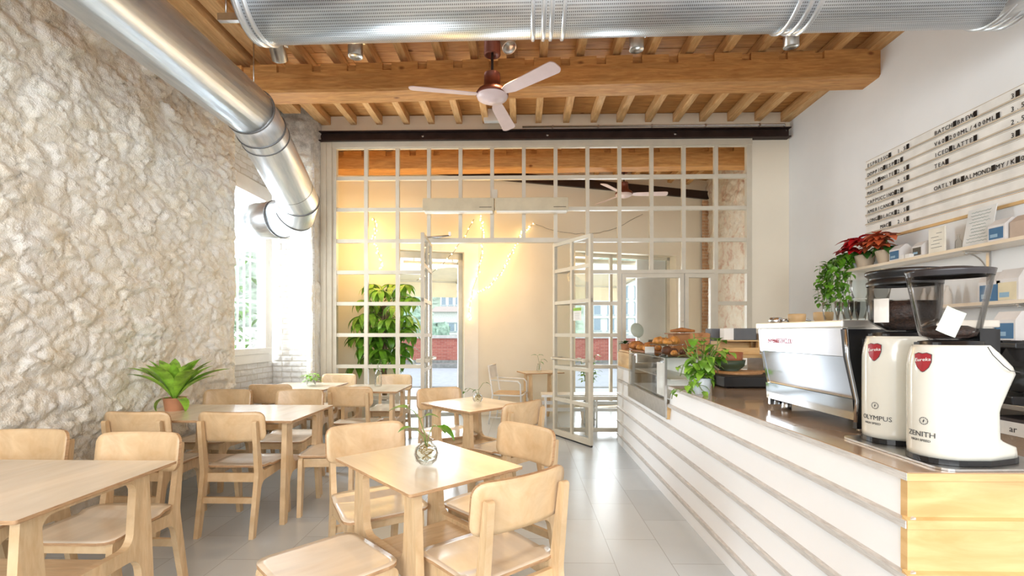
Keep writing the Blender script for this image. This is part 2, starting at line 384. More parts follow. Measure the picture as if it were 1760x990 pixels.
def rough(mb, o, U, V, lu, lv, N, amp=1., step=.02, k=0, fade=.05, mi=0, hf=stone_h):
    o, U, V, N = Vector(o), Vector(U).normalized(), Vector(V).normalized(), Vector(N).normalized()
    nu = max(2, int(lu/step)); nv = max(2, int(lv/step)); g = []
    for i in range(nu+1):
        row = []
        for j in range(nv+1):
            u = lu*i/nu; v = lv*j/nv; m = min(1, u/fade, (lu-u)/fade) if fade else 1; m = max(0, m)
            row.append(mb.bm.verts.new(o+U*u+V*v+N*(hf(u, v, k)*amp*(.35+.65*m))))
        g.append(row)
    fs = []
    for i in range(nu):
        for j in range(nv):
            q = mb.bm.faces.new((g[i][j], g[i+1][j], g[i+1][j+1], g[i][j+1])); q.smooth = True; q.material_index = mi; fs.append(q)
    n0 = fs[0]; n0.normal_update()
    if n0.normal.dot(N) < 0:
        for q in fs: q.normal_flip()
NY = 5.13; WX = -3.30
f = MB(); rough(f, (LX-.05, -.4, 0), (0, 1, 0), (0, 0, 1), NY+.4, CZ, (1, 0, 0), 1.4, .014, 1)
f.b2(LX-.6, LX-.06, -3.2, NY-.02, 0, CZ+.1); f.b2(LX-.1, LX-.05, -3.2, -.4, 0, CZ)
rough(f, (LX-.05, NY, 3.55), (0, 1, 0), (0, 0, 1), D-NY, CZ-3.55, (1, 0, 0), 1., .025, 2)
f.b2(LX-.6, LX-.06, NY-.02, D+.1, 3.55, CZ+.1)
struct(f.build('wall_left', stone))
# niche: far brick reveal, window wall, stone pier beside the glazing
def brick_h(u, v, k):
    row = int(v/.075); uu = u+(.12 if row % 2 else 0); fu = (uu/.25) % 1; fv = (v/.075) % 1
    e = min(1, min(fu, 1-fu)*14)*min(1, min(fv, 1-fv)*6); fade = max(0, min(1, .55+1.3*noise.noise(Vector((u*2, v*1.1, k)))))
    return (.012*e+.008*noise.noise(Vector((row*3.1, int(uu/.25)*2.7, k))))*fade+.03*noise.noise(Vector((u*2.5, v*2.5, k)))+.009*noise.noise(Vector((u*18, v*18, k)))
f = MB(); rough(f, (WX, 6.3, 0), (1, -.12, 0), (0, 0, 1), .60, 3.55, (-.12, -1, 0), 1., .012, 4, .02, hf=brick_h)
f.b2(WX-.2, -2.72, 6.32, 6.5, 0, 3.6)
wz0, wz1, wy0, wy1 = 1.0, 3.18, 5.15, 6.24
rough(f, (WX, NY, 0), (0, 1, 0), (0, 0, 1), 6.3-NY, wz0-.02, (1, 0, 0), 1, .012, 6, .02, hf=brick_h)
rough(f, (WX, NY, wz1+.02), (0, 1, 0), (0, 0, 1), 6.3-NY, 3.6-wz1, (1, 0, 0), 1, .02, 7, .02)
f.b2(WX-.3, WX-.01, NY, 6.3, 0, wz0-.03); f.b2(WX-.3, WX-.01, NY, 6.3, wz1+.03, 3.7); f.b2(WX-.3, LX-.05, NY-.06, NY-.01, 0, 3.6)
f.b2(WX-.1, LX, NY-.05, D, 3.56, 3.66)
struct(f.build('wall_niche', brick_white))
f = MB(); rough(f, (-2.74, 6.2, 0), (.25, 1, 0), (0, 0, 1), .2, CZ, (1, -.25, 0), .6, .018, 8, .02)
rough(f, (-2.80, 6.21, 0), (1, -.0, 0), (0, 0, 1), .08, CZ, (0, -1, 0), .5, .018, 9, .02)
rough(f, (LX-.03, 6.1, 3.5), (1, .25, 0), (0, 0, 1), .36, CZ-3.5, (.2, -1, 0), .8, .02, 11, .02)
f.b2(-2.85, -2.76, 6.24, D, 0, CZ)
struct(f.build('wall_pier', stone))
# niche window with its frame, sash, glass and outside bars
f = MB(); fr = .085
f.b2(WX-.06, WX+.03, wy0, wy1, wz0-.02, wz0+fr); f.b2(WX-.06, WX+.03, wy0, wy1, wz1-fr, wz1+.02); f.b2(WX-.06, WX+.03, wy1-fr, wy1, wz0, wz1); f.b2(WX-.06, WX+.03, wy0, wy0+.05, wz0, wz1)
f.b2(WX-.04, WX+.045, wy1-.19, wy1-.10, wz0+.1, wz1-.1)
f.b2(WX-.04, WX+.045, wy0+.05, wy1-.1, wz0+.09, wz0+.16); f.b2(WX-.04, WX+.045, wy0+.05, wy1-.1, wz1-.16, wz1-.09)
for z in (1.25, 2.2): f.b2(WX+.03, WX+.05, wy1-.1, wy1-.08, z, z+.08)
wn = struct(f.build('window_2', white_paint))
f = MB(); f.b2(WX-.01, WX, wy0+.05, wy1-.19, wz0+.15, wz1-.15); tag(f.build('pane', pane_glass, wn))
f = MB()
for i in range(10): f.tube([(WX-.3, wy0-.1+i*.14, wz0-.1), (WX-.3, wy0-.1+i*.14, wz1+.1)], .009, 6)
for z in (1.2, 1.75, 2.3, 2.85): f.b2(WX-.31, WX-.29, wy0-.2, wy1+.2, z, z+.03)
f.build('security_bars', white_paint, wn)

# ceiling: boards, rafters, plaster band
f = MB(); y = -3.2; random.seed(3)
while y < 9.9:
    wd = random.uniform(.17, .24); z = CZ+random.uniform(0, .012)
    x = LX-.5
    while x < RX+.2:
        x1 = min(RX+.25, x+random.choice((1.05, 1.4, 1.75))); f.b2(x, x1-.003, y, y+wd-.005, z+random.uniform(0, .006), z+.03); x = x1
    y += wd
f.b2(LX-.6, RX+.2, -3.2, 10, CZ+.04, CZ+.1)
ceil = struct(f.build('ceiling', pine_board))
rx = [-2.62+.356*i for i in range(18)]
for i, x in enumerate(rx):
    if x > RX: break
    w2 = .04 if i else .075; x += random.uniform(-.02, .02)
    f = MB(); f.b2(x-w2, x+w2, -3.1, 6.42, CZ-.115, CZ-.002, bev=.006); f.build('rafter', pine_raft, ceil)
f = MB(); f.b2(-3.0, -2.78, -3.1, 6.0, CZ-.14, CZ-.002, bev=.008); f.build('wall_rafter', pine_raft, ceil)
f = MB(); f.b2(3.38, 3.5, -3.1, 6.42, CZ-.13, CZ-.002, bev=.006); f.build('rafter', pine_raft, ceil)
for i in range(17):
    x = -2.62+.356*i; f = MB(); f.b2(x-.04, x+.04, 6.5, 9.3, CZ-.115, CZ-.002, bev=.006); f.build('rafter', pine_raft, ceil)
# main beam (tilted slightly) with notches along its upper edge
def beam(name, y0, y1, zl, zr, h, x0, x1, notch=True):
    mb = MB(); n = 40; rows = []
    for i in range(n+1):
        x = x0+(x1-x0)*i/n; t = (x-x0)/(x1-x0); z = zl+(zr-zl)*t+.012*noise.noise(Vector((x*.9, 0, y0)))
        wob = .01*noise.noise(Vector((x*1.3, 4, y0)))
        pts = [(y0+wob, z+.02), (y0+.02+wob, z), (y1-.02, z-.004), (y1, z+.02), (y1, z+h), (y0+wob, z+h+.004)]
        rows.append([mb.bm.verts.new((x, a, b)) for a, b in pts])
    for A, B in zip(rows, rows[1:]):
        for k in range(6): mb.bm.faces.new((A[k], A[(k+1) % 6], B[(k+1) % 6], B[k]))
    mb.bm.faces.new(rows[0]); mb.bm.faces.new(rows[-1][::-1]); bmesh.ops.recalc_face_normals(mb.bm, faces=list(mb.bm.faces))
    o = struct(mb.build(name, pine))
    if notch:
        c = MB()
        for i in range(17):
            x = x0+.22+i*.356; t = (x-x0)/(x1-x0); zt = zl+(zr-zl)*t+h; c.b2(x-.045, x+.045, y0-.03, y0+.035, zt-.075, zt+.05)
        cu = c.build('cutter', pine); md = o.modifiers.new('n', 'BOOLEAN'); md.object = cu; md.solver = 'EXACT'; md.operation = 'DIFFERENCE'
        dg = bpy.context.evaluated_depsgraph_get(); me = bpy.data.meshes.new_from_object(o.evaluated_get(dg)); o.modifiers.clear(); o.data = me
        bpy.data.objects.remove(cu)
    return o
beam('ceiling_beam', 4.80, 5.07, 3.76, 3.855, .27, -3.0, RX, True)
beam('ceiling_beam', 7.06, 7.3, 3.74, 3.78, .28, -2.9, RX-.1, True)

# end partition: plaster band, dark steel beam, right return, left pilaster
f = MB(); f.b2(-2.75, RX, D, D+.15, 4.0, CZ); f.b2(2.97, RX, D+.02, D+.12, 0, 4.02)
struct(f.build('wall_far', cream_plaster))
f = MB(); zb = 3.885; f.b2(-2.72, 3.47, D-.09, D+.06, zb, zb+.012); f.b2(-2.72, 3.47, D-.09, D+.06, zb+.115, zb+.127); f.b2(-2.72, 3.47, D-.03, D-.015, zb, zb+.12)
for x in (-1.32, .33, 2.0): f.lathe([(0, -.03), (.014, -.025), (.02, 0), (0, 0)], (x, D-.035, zb+.07), 8, 1, Matrix.Rotation(R(90), 3, 'X'))
struct(f.build('steel_beam', [steel_dark, inox]))
X0 = -2.50; X1 = 2.955; NC = 13; cp = (X1-X0)/NC; Z0 = .07; Z1 = 3.82; NR = 9; rp = (Z1-Z0)/NR
f = MB(); mw = .024
f.b2(-2.68, X0-.03, D-.05, D+.06, 0, 3.88, bev=.006); f.b2(-2.66, -2.6, D-.065, D-.04, 0, 3.86, bev=.004)
f.b2(X0-.05, X0+mw, D-.03, D+.04, 0, 3.86); f.b2(X1-mw, X1+.04, D-.03, D+.04, 0, 3.86); f.b2(-2.66, X1+.04, D-.04, D+.05, Z1-.01, 3.885)
ro = [Z0+rp*i for i in range(NR+1)]
dc0, dc1 = 3, 7              # door opening columns
for i in range(1, NC):
    x = X0+cp*i
    lo = 0 if not (dc0 < i < dc1) else ro[6]
    if 9 < i < 12: lo = ro[5]
    f.b2(x-mw, x+mw, D-.025, D+.025, lo, Z1)
for j, z in enumerate(ro):
    if j == 0: segs = [(0, dc0), (dc1, NC)]
    elif j < 5: segs = [(0, dc0), (dc1, 9), (12, NC)]
    elif j == 5: segs = [(0, dc0), (dc1, NC)]
    else: segs = [(0, NC)]
    for a, b in segs: f.b2(X0+cp*a, X0+cp*b, D-.024, D+.024, z-mw, z+mw)
f.b2(X0+cp*dc0-.03, X0+cp*dc1+.03, D-.045, D+.03, ro[6]-.03, ro[6]+.03)
part = struct(f.build('window_1', taupe))
f = MB()
f.b2(X0, X1, D-.003, D+.003, ro[6], Z1); f.b2(X0, X0+cp*dc0, D-.003, D+.003, Z0, ro[6]); f.b2(X0+cp*dc1, X1, D-.003, D+.003, Z0, ro[6])
f.build('panes', pane_glass, part)
# inner casement pair to the right, above the counter
xa, xm, xb = X0+cp*9+.03, X0+cp*11, X0+cp*12-.03; f = MB()
for a, b in ((xa, xm-.005), (xm+.005, xb)):
    f.b2(a, a+.05, D-.045, D+.03, ro[2], ro[5]-.03); f.b2(b-.05, b, D-.045, D+.03, ro[2], ro[5]-.03)
    f.b2(a, b, D-.045, D+.03, ro[5]-.08, ro[5]-.03); f.b2(a, b, D-.045, D+.03, ro[2], ro[2]+.05)
f.b2(xa, xb, D-.03, D+.03, 0, ro[2])
f.lathe([(0, 0), (.012, 0), (.012, .02), (0, .02)], (xm-.03, D-.05, 1.5), 8, 0, Matrix.Rotation(R(90), 3, 'X')); f.build('casement_frame', taupe, part)

# open door leaves
def leaf(name, hx, ang):
    W = .80; H = 2.52
    m = MB(); st = .03
    m.b2(0, st*1.3, -.02, .02, .02, H); m.b2(W-st*1.3, W, -.02, .02, .02, H); m.b2(W/2-.018, W/2+.018, -.015, .015, .05, H)
    m.b2(0, W, -.02, .02, .02, .09); m.b2(0, W, -.02, .02, H-.04, H)
    for z in ro[1:6]: m.b2(0, W, -.016, .016, z-.022, z+.022)
    o = struct(m.build(name, taupe)); o.location = (hx, D, 0); o.rotation_euler = (0, 0, ang)
    g = MB(); g.b2(.03, W-.03, -.003, .003, .08, H-.03); g.build('panes', pane_glass, o)
    h = MB(); h.tube([(.04, .07, 1.02), (W-.03, .07, 1.02)], .012, 10); h.b2(.05, .08, .0, .08, 1.0, 1.04); h.b2(W-.09, W-.06, .0, .08, 1.0, 1.04)
    h.tube([(.04, -.07, 1.02), (W-.03, -.07, 1.02)], .012, 10); h.b2(.05, .08, -.08, .0, 1.0, 1.04); h.b2(W-.09, W-.06, -.08, 0, 1.0, 1.04)
    h.build('push_bar', taupe, o)
    b = MB(); b.b2(.0, W, -.012, .012, .0, .025); b.build('bottom_seal', black, o)
    return o
dl = leaf('door_1', X0+cp*dc0+.02, R(-86))
dr = leaf('door_2', X0+cp*dc1-.02, R(-60))
f = MB(); f.b2(.46, .62, -.02, -.017, 1.50, 1.66, mi=0); f.b2(.46, .62, -.022, -.018, 1.62, 1.655, mi=1)
for i in range(4): f.b2(.49, .59, -.0215, -.0205, 1.52+i*.022, 1.523+i*.022, mi=2)
tag(f.build('notice', [paper_w, leaf_l, concrete_g], dr), 'white paper notice with a green band')
f = MB(); c = Vector((X0+cp*dc0+.05, D-.04, 2.62)); f.tube([(c.x, D-.03, 2.60), (c.x+.25, D-.16, 2.61), (c.x-.02, D-.3, 2.56)], .01, 8); f.box((c.x+.25, D-.16, 2.63), (.03, .03, .05)); struct(f.build('door_closer', inox))
# air curtain heater: two long units on the glazing
h = thing('heater_bar', 'long backlit beige two-part air heater bar mounted across the glazed wall over the door', 'heater', (-.36, D-.06, 2.93))
for s_ in (-1, 1):
    f = MB(); x0_, x1_ = (-.93, -.006) if s_ < 0 else (.006, .95)
    f.b2(x0_, x1_, -.13, -.0, .0, .16, bev=.006); f.b2(x0_+.02, x1_-.02, -.1, -.02, -.02, .0, mi=1); f.b2(x1_-.19, x1_-.03, -.1315, -.1295, .035, .042, mi=2)
    f.build('heater_unit', [plain('heater_backlit', rgb(196, 182, 152), .45), white_paint, steel_dark], h)  # shade of the backlit bar put into its beige
f = MB(); f.b2(-.035, .035, -.08, .0, .16, .28); f.build('bracket', taupe, h)
# junction box and conduit over the beam
b = thing('emergency_light', 'small white box under the ceiling between the fan blades', 'light', yp(845, 210, 6.25))
f = MB(); f.b2(-.1, .1, -.04, .04, 0, .16, bev=.012); f.build('housing', white_paint, b)
f = MB(); f.tube([(.1, 0, .0), (.13, .02, -.06), (.2, .06, -.1)], .008, 6); f.build('cable', black, b)
f = MB(); f.tube([(.0, D-.02, 4.07), (3.42, D-.02, 4.07), (3.44, D-.02, 3.98)], .011, 8)
for x in (.4, 1.0, 1.7, 2.4, 3.1): f.box((x, D-.015, 4.07), (.02, .03, .035))
struct(f.build('trim_conduit', inox))

# ================================================================ FRONT ROOM
def bw(x): return 8.14+.317*x           # angled street wall
AX = Vector((1, .317, 0)).normalized(); AN = Vector((.317, -1, 0)).normalized()
def wseg(mb, xa, xb, z0, z1, th=.35, off=0, mi=0):
    a = Vector((xa, bw(xa), 0)); b = Vector((xb, bw(xb), 0)); n = -AN
    p = [a-n*off, b-n*off, b+n*th, a+n*th]; mb.prism([(q.x, q.y) for q in p], z0, z1, 'z', mi)
dx0, dx1 = -1.98, -.95; px0, px1 = .92, 2.86
f = MB(); wseg(f, -3.1, dx0, 0, CZ); wseg(f, dx0, dx1, 2.66, CZ); wseg(f, dx1, px0, 0, CZ); wseg(f, px0, px1, 2.78, CZ); wseg(f, px1, 3.7, 0, CZ)
wseg(f, px0, px1, 0, .03)
struct(f.build('wall_street', cream_plaster))
f = MB(); f.b2(-2.95, -2.8, D+.1, 7.4, 0, CZ); struct(f.build('wall_front_left', cream_plaster))
f = MB(); rough(f, (3.52, D+.12, 0), (0, 1, 0), (0, 0, 1), 3.0, CZ, (-1, 0, 0), 1., .025, 14, .05); f.b2(3.6, 3.7, D, 9.6, 0, CZ)
struct(f.build('wall_front_right', stone_pink))
f = MB(); rough(f, (3.38, 9.18, 0), (1, .3, 0), (0, 0, 1), .2, 3.85, (.3, -1, 0), 1., .02, 15, .02); struct(f.build('trim_brick_edge', brickwall_mat('raw_brick_edge', rgb(206, 164, 126), rgb(190, 146, 108), rgb(214, 190, 160), bh=.06)))
f = MB(); wseg(f, -2.8, 3.5, 3.88, 4.02, 0, .06); struct(f.build('steel_beam', steel_dark))
# white strip beside the entrance: daylight on the wall put into its colour
f = MB(); wseg(f, dx1, dx1+.22, 0, 2.66, 0, .03); wseg(f, dx0-.06, dx1+.22, 2.66, 2.80, 0, .03); struct(f.build('trim_entrance_daylit', white_paint))
# entrance door frame
f = MB(); 
def wl(x, dz): p = Vector((x, bw(x), 0))-AN*dz; return p
for xa_, xb_, z0, z1 in ((dx0, dx0+.07, 0, 2.66), (dx1-.07, dx1, 0, 2.66), (dx0, dx1, 2.55, 2.66), (dx0, dx1, 0, .05)): wseg(f, xa_, xb_, z0, z1, .2, -.12)
struct(f.build('door_3', plain('grey_aluminium', rgb(176, 176, 168), .35, .5)))
f = MB()
for xa_, xb_, z0, z1 in ((px0, px0+.06, 0, 2.78), (px1-.06, px1, 0, 2.78), (1.66, 1.71, 0, 2.78), (px0, px1, 2.72, 2.78), (px0, px1, 0, .08)): wseg(f, xa_, xb_, z0, z1, .25, -.2)
o = struct(f.build('window_3', taupe)); f = MB(); wseg(f, px0, px1, .05, 2.75, .215, -.21); f.build('panes', pane_glass, o)
f = MB(); wseg(f, 2.22, px1-.05, 0, 2.72, .3, -.26); struct(f.build('window_3_splay', white_paint))
# ================================================================ DUCTS, LAMPS, FANS
def seam(mb, c, d, r, t=.008, mi=1):
    c = Vector(c); d = Vector(d).normalized(); q = Vector((0, 0, 1)).rotation_difference(d).to_matrix()
    mb.lathe([(r-.002, -t), (r+t*.9, -t*.5), (r+t*.9, t*.5), (r-.002, t)], c, 40, mi, q)
P = [Vector(p) for p in ((-2.30, -3.0, 3.22), (-2.30, 4.02, 3.22), (-2.31, 4.22, 3.15), (-2.42, 5.16, 2.78), (-2.53, 5.32, 2.68), (-2.76, 5.43, 2.64), (-3.42, 5.6, 2.62))]
dt = thing('ventilation_duct', 'smooth round galvanised duct along the rough stone wall, bending down into the window', 'duct', (-2.30, 4.42, 3.0))
L0 = Vector((-2.30, 4.42, 3.0)); rD = .205
f = MB(); f.tube([p-L0 for p in P[:2]], rD, 40, uv=True); f.build('straight_section', duct_m, dt)
f = MB(); f.tube([p-L0 for p in P[1:6]], rD+.002, 40, uv=True); f.build('elbow_section', duct_m, dt)
f = MB(); f.tube([p-L0 for p in P[5:]], rD, 40, uv=True); f.build('outlet_section', duct_m, dt)
seal = plain('duct_seal', rgb(120, 122, 124), .5, .7)
def ring_part(c, d, r, t, mi, parent): g = MB(); seam(g, c, d, r, t, mi); g.build('joint_ring', [duct_m, seal], parent)
for i in (1, 2, 3, 4, 5):
    d = (P[i]-P[i-1]).normalized()+(P[min(i+1, 6)]-P[i]).normalized(); ring_part(P[i]-L0, d, rD+.004, .008, 1, dt)
for y in (2.35, .3): ring_part(Vector((-2.30, y, 3.22))-L0, (0, 1, 0), rD, .008, 1, dt)
q = P[2].lerp(P[3], .10); ring_part(q-L0, P[3]-P[2], rD, .008, 1, dt); q = P[2].lerp(P[3], .8); ring_part(q-L0, P[3]-P[2], rD, .004, 1, dt)
A = Vector((-1.83, 3.24, 3.63)); B = Vector((3.02, 3.16, 3.63)); rB = .285
dt = thing('ventilation_duct', 'wide perforated spiral duct crossing the whole room under the ceiling', 'duct', A)
f = MB(); f.tube([A-A, B-A], rB, 48, uv=True, caps=True); f.build('straight_section', duct_p, dt)
f = MB(); f.tube([B-A, Vector((3.12, 3.08, 3.63))-A, Vector((3.16, 2.9, 3.63))-A, Vector((3.16, .2, 3.63))-A], rB, 48, uv=True); f.build('elbow_section', duct_m, dt)
dd = (B-A).normalized()
for t in (.02, .07, 1.9, 1.97, 2.02, 2.1, 3.55, 3.62, 3.68, 4.86, 4.93, 4.99): ring_part(dd*t, dd, rB, .016, 0, dt)
f = MB(); f.tube([(-.012, 0, 0), (.02, 0, 0)], rB+.01, 48); f.build('end_flange', duct_m, dt)
for x, y in ((.12, 0), (2.0, 0), (3.6, -.06), (4.9, -.08)): f = MB(); f.tube([(x, y, rB), (x, y, CZ-3.63)], .006, 6); f.build('hanger_rod', inox, dt)
# short steel rail and hanging cable left of the duct
f = MB(); p = yp(376, 31, 3.9); f.b2(p.x, p.x+.5, 3.88, 3.92, p.z-.03, p.z+.03); f.tube([(p.x+.06, 3.9, p.z), (p.x+.06, 3.9, CZ-.02)], .008, 6); f.tube([(p.x+.44, 3.9, p.z), (p.x+.44, 3.9, CZ-.02)], .008, 6); tag(f.build('mounting_rail', inox), 'short steel rail under the ceiling left of the perforated duct', 'rail')
f = MB(); p = yp(436, 96, 4.3); f.tube([(p.x, 4.3, 3.4), (p.x, 4.3, CZ-.1)], .006, 6); tag(f.build('hanging_rod', inox), 'thin steel rod dropping from the ceiling onto the smooth duct', 'rod')
# ceiling spotlights
def spotl(px, py, Y, label, tilt, rz, e=0, tgt=None):
    p = yp(px, py, Y); t = thing('ceiling_spotlight', label, 'spotlight', (p.x, Y, p.z), rz, 'steel cylinder spotlights behind the duct')
    M = Matrix.Rotation(tilt, 3, 'X'); m = MB()
    m.lathe([(0, .14), (.062, .14), (.066, .13), (.066, -.09), (.06, -.095), (.055, -.08), (0, -.08)], (0, 0, 0), 24, 0, M); m.build('lamp_body', inox, t)
    m = MB(); m.lathe([(0, -.075), (.053, -.075), (.053, -.07), (0, -.07)], (0, 0, 0), 20, 0, M); m.build('lens', lamp_glow, t)
    m = MB(); m.tube([(0, 0, .1), (0, 0, CZ-p.z-.004)], .012, 8); m.box((.075, 0, .04), (.02, .03, .03)); m.build('bracket', inox, t)
    if tgt: spot('spotlight_beam', (p.x+(.0), Y, p.z-.16), tgt, e, (1, .72, .42), 62)
    return t
lamp_glow = plain('lamp_lens', rgb(250, 246, 236), .3, emit=(1, .9, .7, 1), es=2.5)
spotl(477, 84, 4.1, 'leftmost ceiling spotlight, tilted to face the camera, under the duct end', R(50), R(10))
spotl(611, 80, 4.35, 'ceiling spotlight hanging straight down between duct and beam, second from left', 0, 0, 75, (-.6, 2.2, .74))
spotl(872, 70, 4.35, 'ceiling spotlight beside the brown fan canopy', R(-25), R(30), 60, (-.4, 4.2, .74))
spotl(1094, 68, 4.35, 'ceiling spotlight right of the ceiling fan, pointing straight down', 0, 0, 45, (1.5, 3.0, .9))
spotl(1360, 62, 4.35, 'rightmost ceiling spotlight, nearest the white menu wall', R(8), R(-20), 60, (2.2, .6, .9))
# fans
fan_white = plain('fan_blade', rgb(228, 208, 208), .35, var=.03); fan_brown = plain('fan_brown', rgb(120, 62, 44), .4, .3)
fan = thing('ceiling_fan', 'three-blade ceiling fan with brown motor hanging in front of the main beam', 'fan', (-.285, 4.55, 3.57))
f = MB(); f.lathe([(0, .56), (.075, .56), (.078, .40), (.06, .395), (.055, .42), (0, .42)]); f.build('canopy', fan_brown, fan)
f = MB(); f.tube([(0, 0, .66), (0, 0, .15)], .013, 10); f.build('downrod', steel_dark, fan)
f = MB(); f.lathe([(0, .22), (.075, .22), (.08, .10), (.135, .06), (.155, .03), (.15, .01), (0, .01)], n=36); f.build('motor', fan_brown, fan)
f = MB(); f.lathe([(.148, .012), (.14, -.01), (.09, -.035), (.04, -.045), (.036, -.052), (0, -.052)], n=36); f.build('hub_cap', fan_white, fan)
for a in (-41, 79, 192):
    m = MB(); M = Matrix.Rotation(R(a), 3, 'Z') @ Matrix.Rotation(R(-14), 3, 'X')
    m.prism(fillet([(.13, -.03), (.22, -.055, .02), (.76, -.075, .05), (.78, .07, .05), (.24, .06, .02), (.13, .03)]), .012, .02, 'z', M=M); m.prism([(.1, -.02), (.3, -.02), (.3, .02), (.1, .02)], .02, .028, 'z', M=M)
    m.build('blade', fan_white, fan)
f2 = place(fan, 'second ceiling fan seen through the glazed wall in the front room', (1.62, 7.75, 3.55), R(40), sc=.9)

# ================================================================ TABLES AND CHAIRS
def rrect(w, d, r, seg=5): return fillet([(-w/2, -d/2, r), (w/2, -d/2, r), (w/2, d/2, r), (-w/2, d/2, r)], seg)
def edged_slab(mb, outline, z0, z1):        # plywood slab with dark layered edge
    mb.prism(outline, z0, z1, 'z', 0, 1)
def curved_panel(fn, pts_u, n_u, n_v, th):  # fn(u,v)->(point, normal); rounded corner sheet with thickness
    m = MB(); A = []; B = []
    for i in range(n_u+1):
        ra = []; rb = []
        for j in range(n_v+1):
            p, n = fn(i/n_u*2-1, j/n_v*2-1); ra.append(m.bm.verts.new(p+n*th/2)); rb.append(m.bm.verts.new(p-n*th/2))
        A.append(ra); B.append(rb)
    for G, fl_ in ((A, 0), (B, 1)):
        for i in range(n_u):
            for j in range(n_v):
                q = (G[i][j], G[i+1][j], G[i+1][j+1], G[i][j+1]); fc = m.bm.faces.new(q if not fl_ else q[::-1]); fc.smooth = True
    rim = [(i, 0) for i in range(n_u)]+[(n_u, j) for j in range(n_v)]+[(i, n_v) for i in range(n_u, 0, -1)]+[(0, j) for j in range(n_v, 0, -1)]
    for k in range(len(rim)):
        (a, b), (c, d) = rim[k], rim[(k+1) % len(rim)]; fc = m.bm.faces.new((A[a][b], B[a][b], B[c][d], A[c][d])); fc.material_index = 1
    bmesh.ops.recalc_face_normals(m.bm, faces=list(m.bm.faces)); return m
def squircle(u, v, w, h, r):                # square grid -> rounded rectangle
    x, y = u*w/2, v*h/2; ax, ay = abs(x)-(w/2-r), abs(y)-(h/2-r)
    if ax > 0 and ay > 0:
        m = max(ax, ay); l = math.hypot(ax, ay); k = m/l if l else 1; x = math.copysign(w/2-r+ax*k, x); y = math.copysign(h/2-r+ay*k, y)
    return x, y
def make_chair():
    t = thing('plywood_chair', 'x', 'chair')
    side = fillet([(-.290, 0), (-.252, 0), (-.178, .350, .06), (.140, .366, .07), (.190, 0), (.228, 0), (.200, .432, .035), (-.168, .412, .04), (-.226, .765, .012), (-.256, .765, .012), (-.222, .41, .2)])
    for s_ in (-1, 1):
        m = MB(); m.prism(side, s_*.168, s_*.198, 'x', 0, 1 if False else 0); m.build('side_frame', birch, t)
    def seat(u, v):
        x, y = squircle(u, v, .43-.03*(v < 0)*0, .43, .06); z = .436-.014*(1-(x/.215)**2)*(1-((y)/.215)**2)+.022*(y/.215 > .3)*((y/.215-.3)/.7)*-.5+.012*(-y/.215 > .5)
        return Vector((x*(1+.05*y/.215), y+.03, z)), Vector((0, 0, 1))
    curved_panel(seat, 0, 14, 14, .013).build('seat', [birch_top, ply_edge], t)
    def back(u, v):
        x, z = squircle(u, v, .45, .20, .05); a = x/.225
        y = -.222+.040*a*a-.13*(z); return Vector((x, y, .722+z)), Vector((-.3*a, 1, .13)).normalized()
    curved_panel(back, 0, 16, 10, .015).build('backrest', [birch, ply_edge], t)
    m = MB(); m.b2(-.17, .17, -.235, -.213, .215, .255, bev=.003); m.build('rear_stretcher', birch, t)
    m = MB(); m.b2(-.17, .17, -.190, -.168, .345, .405, bev=.003); m.build('rear_apron', birch, t)
    m = MB(); m.b2(-.17, .17, .150, .172, .352, .415, bev=.003); m.build('front_apron', birch, t)
    return t
def make_stool():
    t = thing('plywood_stool', 'x', 'stool')
    side = fillet([(-.228, 0), (-.190, 0), (-.140, .366, .07), (.140, .366, .07), (.190, 0), (.228, 0), (.200, .428, .035), (-.200, .428, .035)])
    for s_ in (-1, 1):
        m = MB(); m.prism(side, s_*.168, s_*.198, 'x'); m.build('side_frame', birch, t)
    def seat(u, v):
        x, y = squircle(u, v, .43, .42, .06); z = .438-.008*(1-(x/.215)**2)*(1-(y/.21)**2); return Vector((x, y, z)), Vector((0, 0, 1))
    curved_panel(seat, 0, 14, 14, .014).build('seat', [birch_top, ply_edge], t)
    for s_ in (-1, 1): m = MB(); m.b2(-.17, .17, s_*.158-.011, s_*.158+.011, .352, .415, bev=.003); m.build('apron', birch, t)
    m = MB(); m.b2(-.17, .17, -.011, .011, .36, .40); m.build('stretcher', birch, t)
    return t
def make_table(w, d, label, loc, rz, frames=None):
    """w: length across the two side frames, d: depth along a frame"""
    t = thing('plywood_table', label, 'table', loc, rz); m = MB(); o = rrect(w, d, .012)
    m.prism(o, .728, .740, 'z', 0, 1); m.prism(rrect(w-.03, d-.03, .01), .720, .728, 'z', 1, 1); m.build('tabletop', [birch_top, ply_edge], t)
    wb = d/2-.045; wt = d/2-.085; a = wb-.095; c = wt-.105
    half = fillet([(0, .345), (a, .345, .07), (wb-.045, 0), (wb, 0), (wt, .720), (0, .720), (0, .69), (wt-.072, .69, .045), (c+.012, .405, .055), (0, .405)])
    fx = frames or (-w/2+.085, w/2-.085)
    for x in fx:
        m = MB(); m.prism(half, x-.018, x+.018, 'x'); m.prism([(-p[0], p[1]) for p in half], x-.018, x+.018, 'x'); m.build('leg_frame', birch, t)
    m = MB(); m.b2(min(fx), max(fx), -.115, .115, .366, .386, bev=.003); m.build('stretcher_board', birch, t)
    return t
GT = 'plywood cafe tables'
